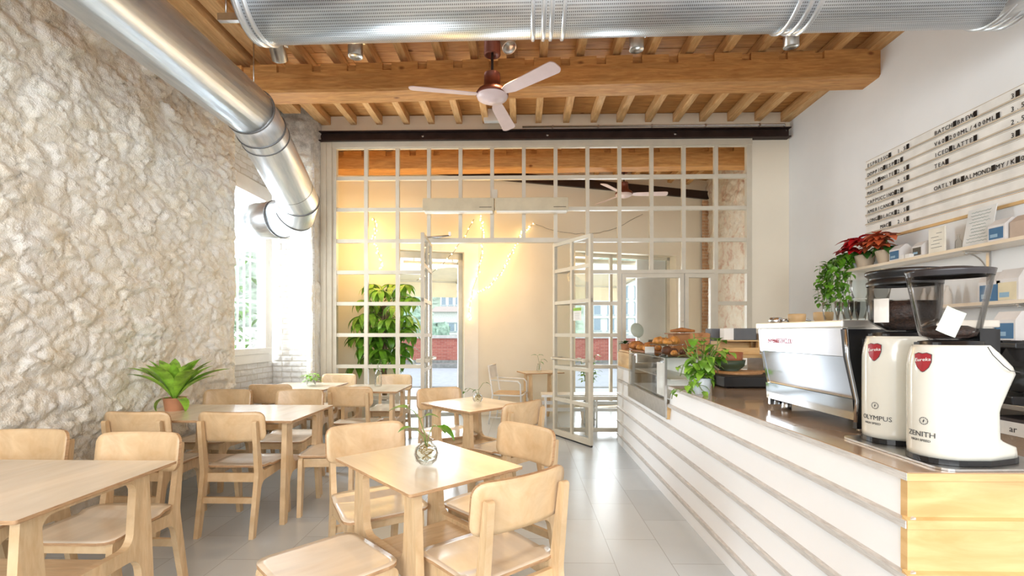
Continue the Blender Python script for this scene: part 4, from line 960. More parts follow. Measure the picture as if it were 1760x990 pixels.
# tray of dark pastries
m = MB(); m.prism(rrect(.30, .30, .03), 0, .008, 'z'); o = m.build('pastry_tray', cloth_glass); o.location = (1.345, 4.13, VT); tag(o, 'low glass tray of dark pastries at the near end of the display case', 'tray')
for i, (dx, dy, rr) in enumerate(((-.10, .06, (.045, .045, .04)), (-.03, .09, (.04, .03, .03)), (.03, .02, (.05, .022, .026)), (.11, .07, (.035, .045, .03)), (-.08, -.08, (.045, .03, .02)), (.06, -.08, (.06, .03, .02)))):
    blob('dark_pastry', ['round seeded bun on the glass tray, leftmost', 'brown bun behind the seeded one', 'long dark chocolate bun in the tray middle', 'dark twisted bun at the tray right', 'flat golden pastry in front on the left', 'flat golden pastry in front on the right'][i], 'pastry', (1.34+dx, 4.12+dy, VT+.009), rr, bread_d if i < 4 else bread_l, i*.3, 'pastries on the tray', 7 if i > 1 else 0)
m = MB(); m.b2(-.045, .045, -.002, .002, 0, .06); o = m.build('price_card', paper_w); o.location = (1.23, 4.70, VT); tag(o, 'small white price card beside the rolls', 'card')
m = MB(); m.b2(-.06, .06, -.002, .002, 0, .12); m.b2(-.06, .06, -.002, .03, 0, .004); o = m.build('sign_stand', cloth_glass); o.location = (1.42, 5.25, VT); tag(o, 'clear upright card holder behind the loaves', 'card holder')
# small lamp and potted plant at the far end
t = thing('disc_stand', 'small round green-grey disc on a stalk at the far end of the counter', 'stand', (1.38, 5.8, 1.146)); m = MB()
m.lathe([(0, 0), (.04, 0), (.04, .008), (0, .01)], n=20); m.tube([(0, 0, 0), (.02, 0, .12), (.01, 0, .18)], .006, 8); m.build('stalk', inox, t)
m = MB(); m.lathe([(0, -.008), (.085, -.008), (.09, 0), (.085, .008), (0, .012)], (-.01, 0, .235), 28, 0, Matrix.Rotation(R(75), 3, 'X') @ Matrix.Rotation(R(20), 3, 'Y')); m.build('disc', plain('sage', rgb(178, 188, 172), .4), t)
t = thing('small_potted_plant', 'small plant in a clay pot at the far left end of the counter', 'plant', (1.24, 5.86, 1.146)); m = MB()
m.lathe([(0, 0), (.045, 0), (.055, .07), (.05, .07), (0, .06)], n=20); m.build('pot', terracotta, t); m = MB(); random.seed(9)
for k in range(14): a = k*2.4; m.leaf((0, 0, .07), (math.cos(a), math.sin(a), .6+.5*(k % 3)), (0, 0, 1), .10, .045, .5, .2)
m.build('foliage', leaf_d, t)
# kraft box, crates and tubs behind
t = thing('takeaway_box', 'open brown kraft takeaway box with scalloped flaps behind the trailing plant', 'box', (1.60, 4.40, VT)); m = MB()
m.prism([(-.06, -.05), (.06, -.05), (.06, .05), (-.06, .05)], 0, .10, 'z')
for s_ in (-1, 1):
    m.prism(fillet([(-.075, .10), (-.078, .175), (-.045, .20, .02), (-.02, .165, .02), (.0, .16, .01), (.03, .20, .03), (.075, .185), (.07, .10)]), s_*.052-.001, s_*.052+.001, 'y'); m.prism([(-.05, .10), (-.05, .17), (0, .195), (.05, .17), (.05, .10)], s_*.068-.001, s_*.068+.001, 'x')
m.build('carton', kraft, t)
# dark low unit, round board, bowl
px_ = (1.55, 2.02)
t = thing('warming_unit', 'long low black warming unit on the counter behind the trailing plant', 'appliance', (1.80, 4.02, CTZ)); m = MB(); m.b2(-.26, .26, -.30, .30, .01, .085, bev=.006); m.build('body', black, t)
m = MB(); m.b2(-.255, .255, -.295, .295, .0855, .09); m.build('glass_top', black_matt, t); m = MB()
for x in (-.2, .2):
    for y in (-.25, .25): m.lathe([(0, 0), (.02, 0), (.02, .012), (0, .012)], (x, y, 0), 12)
m.build('feet', black, t)
m = MB(); m.lathe([(0, 0), (.19, 0), (.195, .008), (.19, .016), (0, .016)], n=40); m.tube([(.15, 0, .008), (.30, .06, .008)], .012, 8); o = m.build('round_board', wood('board_light', rgb(190, 140, 90), rgb(224, 180, 128), (1, 6, 1))); o.location = (1.78, 4.05, CTZ+.091); tag(o, 'round pale wooden board with a handle lying on the black unit', 'board')
t = thing('ceramic_bowl', 'dark green bowl with a reddish one nested on the round board', 'bowl', (1.74, 4.10, CTZ+.108)); m = MB()
m.lathe([(0, 0), (.07, 0), (.115, .04), (.125, .09), (.12, .09), (.11, .045), (.06, .008), (0, .008)], n=36); m.build('green_bowl', plain('bowl_green', rgb(64, 82, 62), .45), t)
m = MB(); m.lathe([(0, .03), (.06, .03), (.10, .08), (.105, .155), (.10, .155), (.093, .085), (0, .05)], n=36); m.build('inner_bowl', plain('bowl_clay', rgb(176, 108, 70), .5, var=.15), t)
# trailing pothos in white pot
p = fl(1206, 676, CTZ); PX, PY = p.x, p.y
t = thing('trailing_plant', 'variegated green trailing plant in a small pale pot on the counter edge', 'plant', (PX, PY, CTZ)); m = MB()
m.lathe([(0, 0), (.05, 0), (.055, .01), (.066, .105), (.062, .11), (.055, .10), (0, .09)], n=28); m.build('pot', plain('pale_blue_pot', rgb(206, 216, 222), .35), t)
l1 = MB(); l2 = MB(); stm = MB(); random.seed(21)
def vine(pts, n, sz=1.):
    P_ = [Vector(q) for q in pts]; stm.tube(P_, .003, 5)
    for k in range(n):
        u = (k+.6)/n*(len(P_)-1); i = min(int(u), len(P_)-2); b = P_[i].lerp(P_[i+1], u-i); a = random.uniform(0, 2*PI); d = Vector((math.cos(a), math.sin(a)*.7-.2, random.uniform(-.4, .6))); e = b+d*.03; stm.tube([b, e], .0018, 4)
        (l1 if random.random() < .65 else l2).leaf(e, d+Vector((0, 0, -.2)), (0, 0, 1), random.uniform(.055, .085)*sz, random.uniform(.045, .065)*sz, .5, .15, 0, 6, 'heart')
for k in range(11):
    a = k*2*PI/11; h_ = .14+.2*(k % 4)/3; vine([(0, 0, .10), (.04*math.cos(a), .04*math.sin(a), .2), (.13*math.cos(a), .10*math.sin(a), .18+h_*.7)], 6, 1.2)
vine([(0, 0, .1), (.07, .02, .22), (.12, .02, .33), (.11, .0, .38)], 8, 1.2); vine([(0, 0, .1), (.02, .05, .25), (.03, .08, .38)], 8, 1.1); vine([(0, 0, .1), (.08, .0, .24), (.14, .0, .30), (.20, 0, .27)], 9, 1.)
vine([(0, 0, .1), (-.06, -.03, .12), (-.12, -.03, .04), (-.16, -.02, .015)], 8, .9); vine([(0, 0, .1), (-.05, .02, .18), (-.12, .02, .20), (-.15, .0, .12)], 7, .9)
vine([(0, 0, .1), (-.05, -.06, .08), (-.03, -.09, .03)], 4, .8)
ex = fl(1160, 670, .93)-Vector((PX, PY, CTZ)); vine([(-.12, -.02, .03), (ex.x-.01, ex.y, .01), (ex.x-.03, ex.y-.02, -.06)], 2, .7)
stm.build('stems', stem_m, t); l1.build('foliage', leaf_l, t); l2.build('dark_foliage', leaf_g, t)

# ================================================================ BACK COUNTER, CRATES, BOTTLES
bc = thing('back_counter', 'steel-topped work counter along the right wall behind the bar', 'counter', (2.85, 1.0, 0)); m = MB(); m.b2(0, .63, 0, 4.9, .90, .93, bev=.003); m.build('worktop', inox, bc)
m = MB(); m.b2(.02, .63, .02, 4.9, .70, .72); m.b2(.02, .63, .02, 4.9, .1, .12); m.build('under_shelf', inox, bc)
for y in (.03, 1.35, 2.6, 3.85, 4.8): m = MB(); m.b2(.0, .05, y, y+.05, 0, .90); m.b2(.58, .63, y, y+.05, 0, .9); m.build('post', cntr_wood, bc)
m = MB(); m.b2(-.16, .16, -.14, .14, 0, .12, bev=.004); m.b2(-.1605, -.16, -.12, .12, .02, .10, mi=1); text_bm(m, 'ar', .055, None, .0005, 2, mapf=lambda c: Vector((-.1615-c.z, .02-c.x, .04+c.y))); o = m.build('storage_box', [plain('box_grey', rgb(70, 62, 60), .7), paper_w, dark_ink]); o.location = (3.06, 2.92, .722); tag(o, 'dark storage box with a pale label on the shelf under the steel counter', 'box')
# black brewer and filter cones on the work counter
t = thing('pour_over_stand', 'black filter coffee stand with a dripper at the right edge of the picture', 'coffee maker', (3.0, 3.02, .93)); m = MB(); m.b2(-.16, .16, -.16, .16, 0, .05, bev=.008); m.b2(.09, .15, -.16, .16, .05, .36, bev=.004); m.b2(-.16, .15, -.18, .18, .33, .36, bev=.006); m.build('stand', black, t)
for y in (-.08, .08):
    m = MB(); m.lathe([(.02, .25), (.03, .27), (.07, .36), (.075, .375), (.07, .375), (.025, .275)], (-.04, y, 0), 24); m.build('dripper', black_matt, t)
    m = MB(); m.lathe([(0, .055), (.06, .055), (.065, .08), (.06, .16), (.04, .2), (.045, .22), (.042, .22), (.036, .2), (.055, .16), (.06, .08), (0, .06)], (-.04, y, 0), 24); m.build('server', cloth_glass, t)
m = MB(); m.b2(-.10, .10, -.12, .12, 0, .36, bev=.01); m.b2(-.101, -.1, -.06, .06, .18, .3, 1); o = m.build('black_grinder', [black, badge_red]); o.location = (3.22, 3.42, .93); tag(o, 'tall black machine with a red mark against the right wall', 'appliance')
# tall steel pitcher, wooden crate with bottles, grey tubs beyond the machine
p = yp(1300, 606, 3.9)
t = thing('steel_pitcher', 'tall brushed steel pitcher beyond the espresso machine', 'pitcher', (2.24, 4.62, VT-.005)); m = MB(); m.lathe([(0, 0), (.055, 0), (.058, .01), (.085, .19), (.09, .2), (.086, .2), (.053, .015), (0, .01)], n=30); m.build('body', inox, t); m = MB(); m.tube([(.08, 0, .17), (.14, 0, .16), (.13, 0, .07), (.06, 0, .04)], .007, 8); m.build('handle', inox, t)
t = thing('bottle_crate', 'pale wooden crate behind the bowl, holding cups', 'crate', (1.92, 4.62, VT-.005)); m = MB(); m.b2(-.10, .28, -.09, .09, 0, .012); m.b2(-.10, -.088, -.09, .09, 0, .12); m.b2(.268, .28, -.09, .09, 0, .12); m.b2(-.10, .28, .08, .09, 0, .12); m.b2(-.10, .28, -.09, -.08, 0, .06); m.build('crate', cntr_wood, t)
m = MB(); m.b2(-.03, .28, -.09, .09, .12, .13); m.build('lid_board', cntr_wood, t)
m = MB(); m.b2(-.10, .10, -.07, .07, 0, .11, bev=.008); o = m.build('grey_tub', plain('tub_grey', rgb(96, 98, 100), .5)); o.location = (2.08, 4.62, VT+.126); tag(o, 'dark grey plastic tub on the wooden crate', 'tub')
m = MB(); m.b2(-.05, .05, -.05, .05, 0, .11, bev=.008); o = m.build('white_tub', white_paint); o.location = (1.94, 4.62, VT+.126); tag(o, 'small white tub beside the dark grey one', 'tub')
m = MB(); m.b2(-.045, .045, -.08, .08, 0, .24, bev=.003); o = m.build('file_box', plain('file_grey', rgb(110, 112, 116), .6)); o.location = (1.90, 4.86, VT-.005); tag(o, 'upright grey file box in front of the glazed wall above the trailing plant', 'box')
for i, (x, y) in enumerate(((2.10, 4.22), (2.18, 4.24), (2.15, 4.12))):
    m = MB(); m.lathe([(0, 0), (.032, 0), (.034, .01), (.034, .2), (.014, .25), (.013, .30), (0, .302)], n=18); o = m.build('dark_bottle', plain('bottle_dark', rgb(40, 30, 28), .25)); o.location = (x-.15+.0, y, CTZ+.0) if False else (x+.02, y, CTZ); tag(o, ['dark bottle left of the steel pitcher', 'dark bottle right below the steel pitcher', 'dark bottle hidden behind the other two'][i], 'bottle', 'dark bottles by the pitcher')

# ================================================================ WALL SHELVES AND THE MENU BOARD
SZ = 1.985
def shelf(label, y0, y1, z, dep=.24):
    t = thing('wall_shelf', label, 'shelf', (RX, y0, z)); m = MB(); m.b2(-dep, -.002, 0, y1-y0, 0, .024, mi=0, bev=.002); m.build('board', [birch_top], t)
    for y in ((y1-y0)*.62, (y1-y0)*.2):
        m = MB(); m.b2(-.015, -.002, y-.012, y+.012, -.19, 0); m.b2(-.19, -.0, y-.012, y+.012, -.008, 0)
        m.tube([(-.015+.17*(math.cos(a)-1)*1, y, -.18+.165*math.sin(a)) for a in [i*PI/14 for i in range(8)]], .005, 6); m.build('bracket', inox, t)
    return t
shelf('upper wall shelf with the poinsettias and coffee bags below the menu', 1.6, 4.98, SZ-.024)
shelf('lower wall shelf with coffee bags behind the grinder hoppers', 1.6, 4.35, 1.545)
mb_ = thing('menu_board', 'wall menu of pale rails with black letters listing coffees and prices', 'menu board', (RX, 4.99, 2.30)); pr = .0935; zr0 = 3.005
for k in range(9):
    m = MB(); z = zr0-pr*k-2.30; last = k == 8
    if last: m.b2(-.022, -.0, -3.4, 0, z-.004, z+.018)
    else: m.b2(-.010, -.0, -3.4, 0, z, z+.006); m.b2(-.014, -.010, -3.4, 0, z-.003, z+.010)
    m.b2(-.004, -.0, -3.4, 0, z+.01, z+.0865, mi=1); m.b2(-.008, -.0, -3.4, 0, z+.080, z+.0835, 0)
    m.build('rail', [cntr_wood if last else plain('rail_beige%d' % k, rgb(200, 186, 164), .5), plain('board_cream%d' % k, rgb(238, 235, 228), .7)], mb_)
glyph = {}
PT = .0355
def row(k, y, s):
    z = zr0-pr*k-2.30+.012; m = MB(); y -= 4.99
    for i, chh in enumerate(s):
        if chh == ' ':
            if len(m.bm.verts): m.build('lettering', black, mb_); m = MB()
            continue
        yy = y-i*PT
        if chh == '#': m.b2(-.012, -.009, yy-.029, yy-.002, z, z+.044); continue
        text_bm(m, chh, .050, None, .001, align='CENTER', mapf=lambda c: Vector((-.0105-c.z, yy-.015-c.x*.92, z+.003+c.y)))
    return m.build('lettering', black, mb_)
for k, s in enumerate(('ESPRESSO#   1.5#', 'DOPPIO#ESP#2#', 'FLAT#WHITE#2.5#', 'MAGIC#     2.5#', 'CAPPUCCINO#2#', 'AMERICANO# 2#', 'LONG#BLACK#2.5#', '     MAC#  2.5#')): row(k, 4.965, s if k else 'ESPRESSO#  1.5#')
for k, s in ((0, 'BATCH#BREW#       3#'), (1, 'V60#200ML/400ML#  3.5/4#'), (2, 'ICED#LATTE#       2.5#'), (3, 'TEA#              3#'), (5, 'OATLY#&#ALMOND#MY/K#0.5#')): row(k, 4.17, s)
# things on the upper shelf
def bag(name, label, X, Y, Z, w_, h_, dpt, lab, rz=0, body=None, group='coffee bags on the shelves', ink=True):
    t = thing(name, label, 'bag', (X, Y, Z), rz, group); m = MB()    # front faces -x ; width on y
    m.prism(fillet([(-dpt/2, 0), (dpt/2, 0), (dpt/2, h_*.72), (dpt*.08, h_), (-dpt*.08, h_), (-dpt/2, h_*.72)]), -w_/2, w_/2, 'y'); m.build('paper_bag', body or plain('bag_kraft', rgb(196, 176, 158), .8), t)
    if lab:
        m = MB(); m.b2(-dpt/2-.002, -dpt/2-.0005, -w_*.42, w_*.42, h_*.12, h_*.62, mi=0); m.b2(-dpt/2-.003, -dpt/2-.002, -w_*.1, w_*.34, h_*.2, h_*.34, mi=1); m.build('label', [lab, plain('label_pale', rgb(150, 184, 206), .6)], t)
    return t
blue = plain('label_blue', rgb(60, 110, 150), .5); cream_lab = plain('label_cream', rgb(226, 214, 180), .6); dark_lab = plain('label_dark', rgb(88, 80, 66), .6); white_bag = plain('bag_white', rgb(226, 222, 218), .6)
def sx(px, py, X=3.34): return xp(px, py, X).y
bag('coffee_bag', 'blue-labelled coffee bag right beside the orange poinsettia', 3.36, sx(1545, 430), SZ, .12, .145, .12, blue, 0, white_bag)
bag('coffee_bag', 'small coffee bag with dark label between poinsettia and menu card', 3.36, sx(1582, 425), SZ, .10, .13, .10, dark_lab, 0, white_bag)
bag('coffee_bag', 'blue-labelled coffee bag at the right end of the upper shelf', 3.36, sx(1722, 392), SZ, .12, .16, .12, blue, 0, white_bag)
bag('coffee_bag', 'plain brown coffee bag at the very right edge of the upper shelf', 3.38, sx(1755, 384), SZ, .11, .16, .12, None)
t = thing('menu_card', 'upright cream card with small print on the upper shelf', 'card', (3.33, sx(1613, 418), SZ)); m = MB(); m.b2(-.006, .006, -.075, .075, 0, .21); m.build('card', plain('card_cream', rgb(238, 232, 216), .7), t); m = MB()
for k, (a, b) in enumerate(((-.05, .05), (-.03, .05), (-.05, .03), (-.02, .05), (-.05, .0))): m.b2(-.0075, -.006, a, b, .05+k*.028, .053+k*.028)
m.build('print_lines', dark_ink, t)
t = thing('tilted_card', 'large tilted white card with handwriting leaning on the upper shelf', 'card', (3.36, sx(1672, 410), SZ)); M = Matrix.Rotation(R(10), 3, 'Y'); m = MB(); m.box((0, 0, .15), (.006, .22, .30)); 
for v_ in m.bm.verts: v_.co = M @ v_.co
m.build('card', plain('card_white', rgb(226, 226, 222), .7), t); m = MB()
for k in range(10):
    wd = random.uniform(.05, .09); n = 12
    pts = [M @ Vector((-.005, wd-(2*wd)*i/n, .27-k*.025+.004*math.sin(i*2.7+k))) for i in range(n+1)]; m.tube(pts, .0011, 4)
m.build('handwriting', plain('ink_green', rgb(120, 150, 140), .6), t)
m = MB(); m.lathe([(0, 0), (.02, 0), (.022, .01), (.02, .08), (.008, .10), (.008, .125), (.011, .13), (0, .132)], n=18); o = m.build('small_bottle', cloth_glass); o.location = (3.40, sx(1634, 412), SZ); tag(o, 'tiny clear bottle between the two cards on the upper shelf', 'bottle')
for i, px in enumerate((1553, 1563)):
    m = MB(); m.b2(-.02, .02, -.025, .025, 0, .035, bev=.003); o = m.build('small_card_stack', paper_w); o.location = (3.29, sx(px, 440, 3.29), SZ); tag(o, ['small white card stack in front of the first blue bag', 'small white card stack right of its twin'][i], 'cards', 'small card stacks')
# poinsettias
def poinsettia(label, y, colm, seed, s=1.):
    random.seed(seed); t = thing('poinsettia', label, 'plant', (3.36, y, SZ)); m = MB(); m.lathe([(0, 0), (.05*s, 0), (.075*s, .10*s), (.07*s, .105*s), (0, .09*s)], n=24); m.build('pot', plain('wrap_paper', rgb(206, 186, 160), .7), t)
    a_ = MB(); b_ = MB()
    for h in range(8):
        c = Vector((random.uniform(-.12, .0), random.uniform(-.11, .09), random.uniform(.13, .24)))*s
        for k in range(7):
            a = k*2*PI/7+h; a_.leaf(c, (math.cos(a)-.3, math.sin(a), random.uniform(-.1, .5)), (0, 0, 1), random.uniform(.10, .14)*s, .068*s, .4, .1)
    for k in range(9): a = k*2.4; b_.leaf((0, 0, .13*s), (math.cos(a), math.sin(a), .4-.05*k), (0, 0, 1), .14*s, .07*s, .5, .15)
    st_ = MB(); st_.tube([(0, 0, .09), (0, 0, .2*s)], .006, 6); st_.build('stem', stem_m, t); a_.build('bracts', colm, t); b_.build('leaves', leaf_d, t)
poinsettia('bright red poinsettia near the left end of the upper shelf', sx(1483, 445), plain('bract_red', rgb(206, 26, 36), .5, var=.2), 5, 1.2)
poinsettia('orange poinsettia wrapped in pale paper right of the red one', sx(1520, 440), plain('bract_orange', rgb(210, 104, 62), .5, var=.25), 6, 1.2)
# trailing shelf plant
t = thing('hanging_plant', 'green plant trailing down from the left end of the upper shelf', 'plant', (3.36, 4.90, SZ)); m = MB(); m.lathe([(0, 0), (.05, 0), (.065, .09), (.06, .095), (0, .08)], n=20); m.build('pot', plain('pot_grey', rgb(200, 206, 206), .5), t)
l = MB(); s_ = MB(); random.seed(31)
for k in range(20):
    y0_ = random.uniform(-.12, .16); x0_ = random.uniform(-.24, -.02); ln = random.uniform(.15, .52); P_ = [Vector((0, 0, .09)), Vector((x0_*.6, y0_*.7, .16)), Vector((x0_-.03, y0_+.1, .06)), Vector((x0_-.05, y0_+.12, -.05-ln*.3)), Vector((x0_-.04, y0_+.10, -.05-ln))]
    s_.tube(P_, .0022, 5)
    for i in range(26):
        u = i/26*4; j = min(3, int(u)); b = P_[j].lerp(P_[j+1], u-j); d = Vector((random.uniform(-1, .4), random.uniform(-1, 1), random.uniform(-.6, .4))); l.leaf(b, d, (0, 0, 1), random.uniform(.055, .08), random.uniform(.04, .055), .4, .2, 0, 4)
s_.build('stems', stem_m, t); l.build('foliage', leaf_g, t)
# lower shelf
bag('coffee_bag', 'white coffee bag with blue label on the lower shelf behind the near hopper', 3.34, sx(1712, 520), 1.545, .16, .23, .10, blue, 0, white_bag)
bag('coffee_bag', 'cream-labelled white coffee bag at the right of the lower shelf', 3.34, sx(1744, 518), 1.545, .15, .24, .10, cream_lab, 0, white_bag)
for i, px in enumerate((1588, 1602, 1615, 1628)):
    m = MB(); m.lathe([(0, 0), (.03, 0), (.03, .11), (.012, .15), (.012, .18), (0, .182)], n=16); o = m.build('white_bottle', plain('bottle_white', rgb(226, 220, 210), .4)); o.location = (3.38, sx(px, 505, 3.38), 1.545); tag(o, 'slim white bottle %s in the row seen through the hoppers' % ['farthest', 'second', 'third', 'nearest'][i], 'bottle', 'white bottles on the lower shelf')
bag('coffee_bag', 'blue-labelled white coffee bag on top of the black stand by the right wall', 3.02, 3.05, 1.292, .14, .19, .09, blue, 0, white_bag)
# ================================================================ FRONT ROOM FURNITURE
wirew = plain('white_metal', rgb(238, 238, 236), .35)
p = fl(915, 638, .74); t = thing('bistro_table', 'small pale plywood table in the front room by the cream wall', 'table', (p.x+.12, 7.58, 0), R(18)); m = MB(); m.prism(rrect(.62, .5, .01), .724, .74, 'z', 0, 1); m.build('tabletop', [birch_top, ply_edge], t)
for s_ in (-1, 1):
    m = MB(); half = fillet([(0, .345), (.09, .345, .05), (.16, 0), (.20, 0), (.16, .724), (0, .724), (0, .69), (.09, .69, .04), (.05, .405, .04), (0, .405)])
    m.prism(half, s_*.2-.015, s_*.2+.015, 'x'); m.prism([(-a, b) for a, b in half], s_*.2-.015, s_*.2+.015, 'x'); m.build('leg_frame', birch, t)
p = (t.location.x-.02, 7.52, .74); v = thing('bud_vase', 'small clear vase with a green sprig on the front room table', 'vase', p); m = MB(); m.lathe([(0, 0), (.03, 0), (.036, .03), (.03, .09), (.02, .11), (.024, .13), (.02, .13), (.016, .11), (.026, .09), (.031, .03), (0, .006)], n=20); m.build('vase_glass', cloth_glass, v)
sprig(v, [([(0, 0, .03), (0, 0, .15), (-.02, 0, .24)], [(2, 170, 1.2), (2, 20, 1.1), (1, -20, 1.)]), ([(0, 0, .03), (.02, 0, .14), (.04, 0, .19)], [(2, 0, 1.2)])], 1.05, leaf_g)
t = thing('wire_armchair', 'white metal armchair with a wooden seat facing the front room table', 'chair', (-.20, 7.30, 0), R(-12)); T_ = .011
m = MB()
for s_ in (-1, 1):
    m.tube([(.24, s_*.22, 0), (.22, s_*.22, .60), (.18, s_*.22, .64), (-.22, s_*.22, .655)], T_, 8); m.tube([(-.26, s_*.22, 0), (-.20, s_*.22, .44), (-.27, s_*.2, .86)], T_, 8); m.tube([(-.2, s_*.22, .43), (.23, s_*.22, .43)], T_, 8); m.tube([(.22, s_*.22, .1), (-.24, s_*.22, .1)], T_*.8, 8)
m.tube([(-.27, -.2, .86), (-.27, .2, .86)], T_, 8); m.tube([(.23, -.22, .43), (.23, .22, .43)], T_, 8); m.build('frame', wirew, t)
m = MB(); m.prism(rrect(.42, .42, .02), .44, .455, 'z'); m.build('seat', birch, t); m = MB(); m.box((-.255, 0, .76), (.015, .38, .18), Matrix.Rotation(R(-9), 3, 'Y')); m.build('backrest', wirew, t)
t = thing('white_bench', 'long white slatted bench behind the glazed wall, right of the open door', 'bench', (.93, 6.98, 0)); m = MB(); m.b2(-.66, .66, -.16, .16, .44, .475, bev=.003); m.build('seat', wirew, t)
for x in (-.6, -.02, .12, .6): m = MB(); m.tube([(x, -.12, 0), (x, -.12, .44)], .014, 8); m.tube([(x, .12, 0), (x, .12, .44)], .014, 8); m.tube([(x, -.12, .1), (x, .12, .1)], .011, 8); m.build('leg', wirew, t)
for z in (.2, .3): m = MB(); m.b2(-.66, .66, .10, .13, z, z+.05); m.build('slat', wirew, t)
t = thing('potted_leafy_plant', 'bright yellow-green leafy plant behind the white bench at the shop window', 'plant', (1.02, 7.55, 0)); m = MB(); m.lathe([(0, 0), (.10, 0), (.14, .28), (.13, .28), (0, .25)], n=24); m.build('pot', white_paint, t); m = MB(); s_ = MB(); random.seed(8)
for k in range(9):
    a = k*2.4; P_ = [Vector((0, 0, .25)), Vector((.04*math.cos(a), .04*math.sin(a), .6)), Vector((.12*math.cos(a), .1*math.sin(a), .75+.05*(k % 6)))]; s_.tube(P_, .006, 6)
    for i in range(9):
        b = P_[1].lerp(P_[2], i/8); q = i*2.4+k; m.leaf(b, (math.cos(q), math.sin(q), .5), (0, 0, 1), .13, .06, .5, .2)
s_.build('stems', stem_m, t); m.build('foliage', leaf_l, t)
# big palmate-leaved plant behind the glazing
t = thing('money_tree', 'tall indoor tree with drooping palmate leaves behind the glazed wall', 'plant', (-1.99, 6.92, 0)); m = MB(); m.lathe([(0, 0), (.14, 0), (.19, .36), (.2, .4), (.18, .4), (0, .36)], n=28); m.build('pot', plain('pot_white', rgb(226, 224, 218), .5), t); m = MB()
for k in range(3):
    pts = [Vector((.025*math.cos(k*2.1+z*4), .025*math.sin(k*2.1+z*4), z)) for z in [.36+.1*i for i in range(15)]]; m.tube(pts, .017, 8)
tops = []; random.seed(12)
for k in range(62):
    a = k*2.4+.2; z0 = .75+1.15*random.random()**.8; el = random.uniform(.05, .9); ln = random.uniform(.18, .50); b = Vector((0, 0, z0)); e = b+Vector((math.cos(a)*math.cos(el)*1.05, math.sin(a)*math.cos(el)*.75, math.sin(el)))*ln; tops.append((e, a)); m.tube([b, b.lerp(e, .5)+Vector((0, 0, .03)), e], [.006, .005, .003], 6)
m.build('trunk', bark, t); l1 = MB(); l2 = MB()
for e, a in tops:
    for j in range(6):
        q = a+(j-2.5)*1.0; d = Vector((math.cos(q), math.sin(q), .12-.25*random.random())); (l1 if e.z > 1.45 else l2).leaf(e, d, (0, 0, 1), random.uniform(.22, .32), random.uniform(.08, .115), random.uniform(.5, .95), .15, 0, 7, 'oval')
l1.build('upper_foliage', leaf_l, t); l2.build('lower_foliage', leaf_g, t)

# ================================================================ FAIRY LIGHTS
bulb = plain('bulb_glow', rgb(255, 214, 140), .3, emit=(1, .66, .28, 1), es=14)
bulb_off = plain('bulb_off', rgb(210, 200, 180), .3)
def onwall(px, py, off=.05):          # pixel -> point just in front of the angled street wall
    d = ray(px, py); t_ = (8.14-off)/(d.y-.317*d.x); return Vector((d.x*t_, d.y*t_, CH+d.z*t_))
def fairy(name, label, pix, n, lit=True, seed=1, group='fairy lights on the street wall', r=.0095, spread=.03, off=.06):
    random.seed(seed); P_ = [onwall(x, y, off) for x, y in pix]; t = thing(name, label, 'string lights', P_[0], 0, group)
    pts = []
    for i in range(len(P_)-1):
        for k in range(4): pts.append(P_[i].lerp(P_[i+1], k/4)-P_[0])
    pts.append(P_[-1]-P_[0]); pts = [q+Vector((random.uniform(-.008, .008), 0, random.uniform(-.008, .008))) for q in pts]
    m = MB(); m.tube(pts, .003, 5); m.build('cable', black_matt, t); b0 = None
    for k in range(n):
        u = (k+.5)/n*(len(pts)-1); i = int(u); q = pts[i].lerp(pts[i+1], u-i)+Vector((random.uniform(-spread, spread), -.012, random.uniform(-spread, spread)*.5))
        if b0 is None: m = MB(); m.ell((0, 0, 0), (r, r, r*1.3), n=8); b0 = m.build('bulb', bulb if lit else bulb_off, t); b0.location = q
        else: b = b0.copy(); col.objects.link(b); b.parent = t; b.location = q
    return t
fairy('fairy_lights', 'short lit fairy light cluster at the far left, above the tall plant', [(643, 375), (646, 395), (642, 412), (650, 430), (656, 452), (654, 463)], 24, True, 1)
fairy('fairy_lights', 'lit fairy lights hanging nearly straight down, just right of the entrance', [(826, 372), (829, 395), (828, 430), (822, 470), (812, 500), (806, 530), (807, 550)], 46, True, 2)
fairy('fairy_lights', 'lit fairy light strand rising to the upper right from the entrance corner', [(812, 508), (838, 494), (862, 468), (878, 438), (893, 405), (916, 385)], 44, True, 3)
fairy('fairy_lights', 'sparse fairy light strand sloping across the entrance doorway', [(815, 376), (800, 404), (782, 430), (762, 452), (740, 470), (716, 482)], 12, True, 4, r=.009, spread=.006)
fairy('fairy_lights', 'unlit fairy light strand sagging along the right half of the street wall', [(916, 385), (950, 396), (990, 402), (1030, 400), (1062, 392), (1104, 368)], 26, False, 5, r=.007, spread=.01)
fairy('fairy_lights', 'unlit fairy light strand hanging down beside the shop window', [(1120, 366), (1121, 395), (1119, 420), (1122, 438)], 18, False, 6, r=.007, spread=.015)
for x, y, e in ((826, 410, 9), (812, 520, 5), (880, 440, 8), (650, 420, 24), (860, 475, 5)):
    q = onwall(x, y, .6); point('fairy_light_glow', q, e, (1, .60, .2), .35)
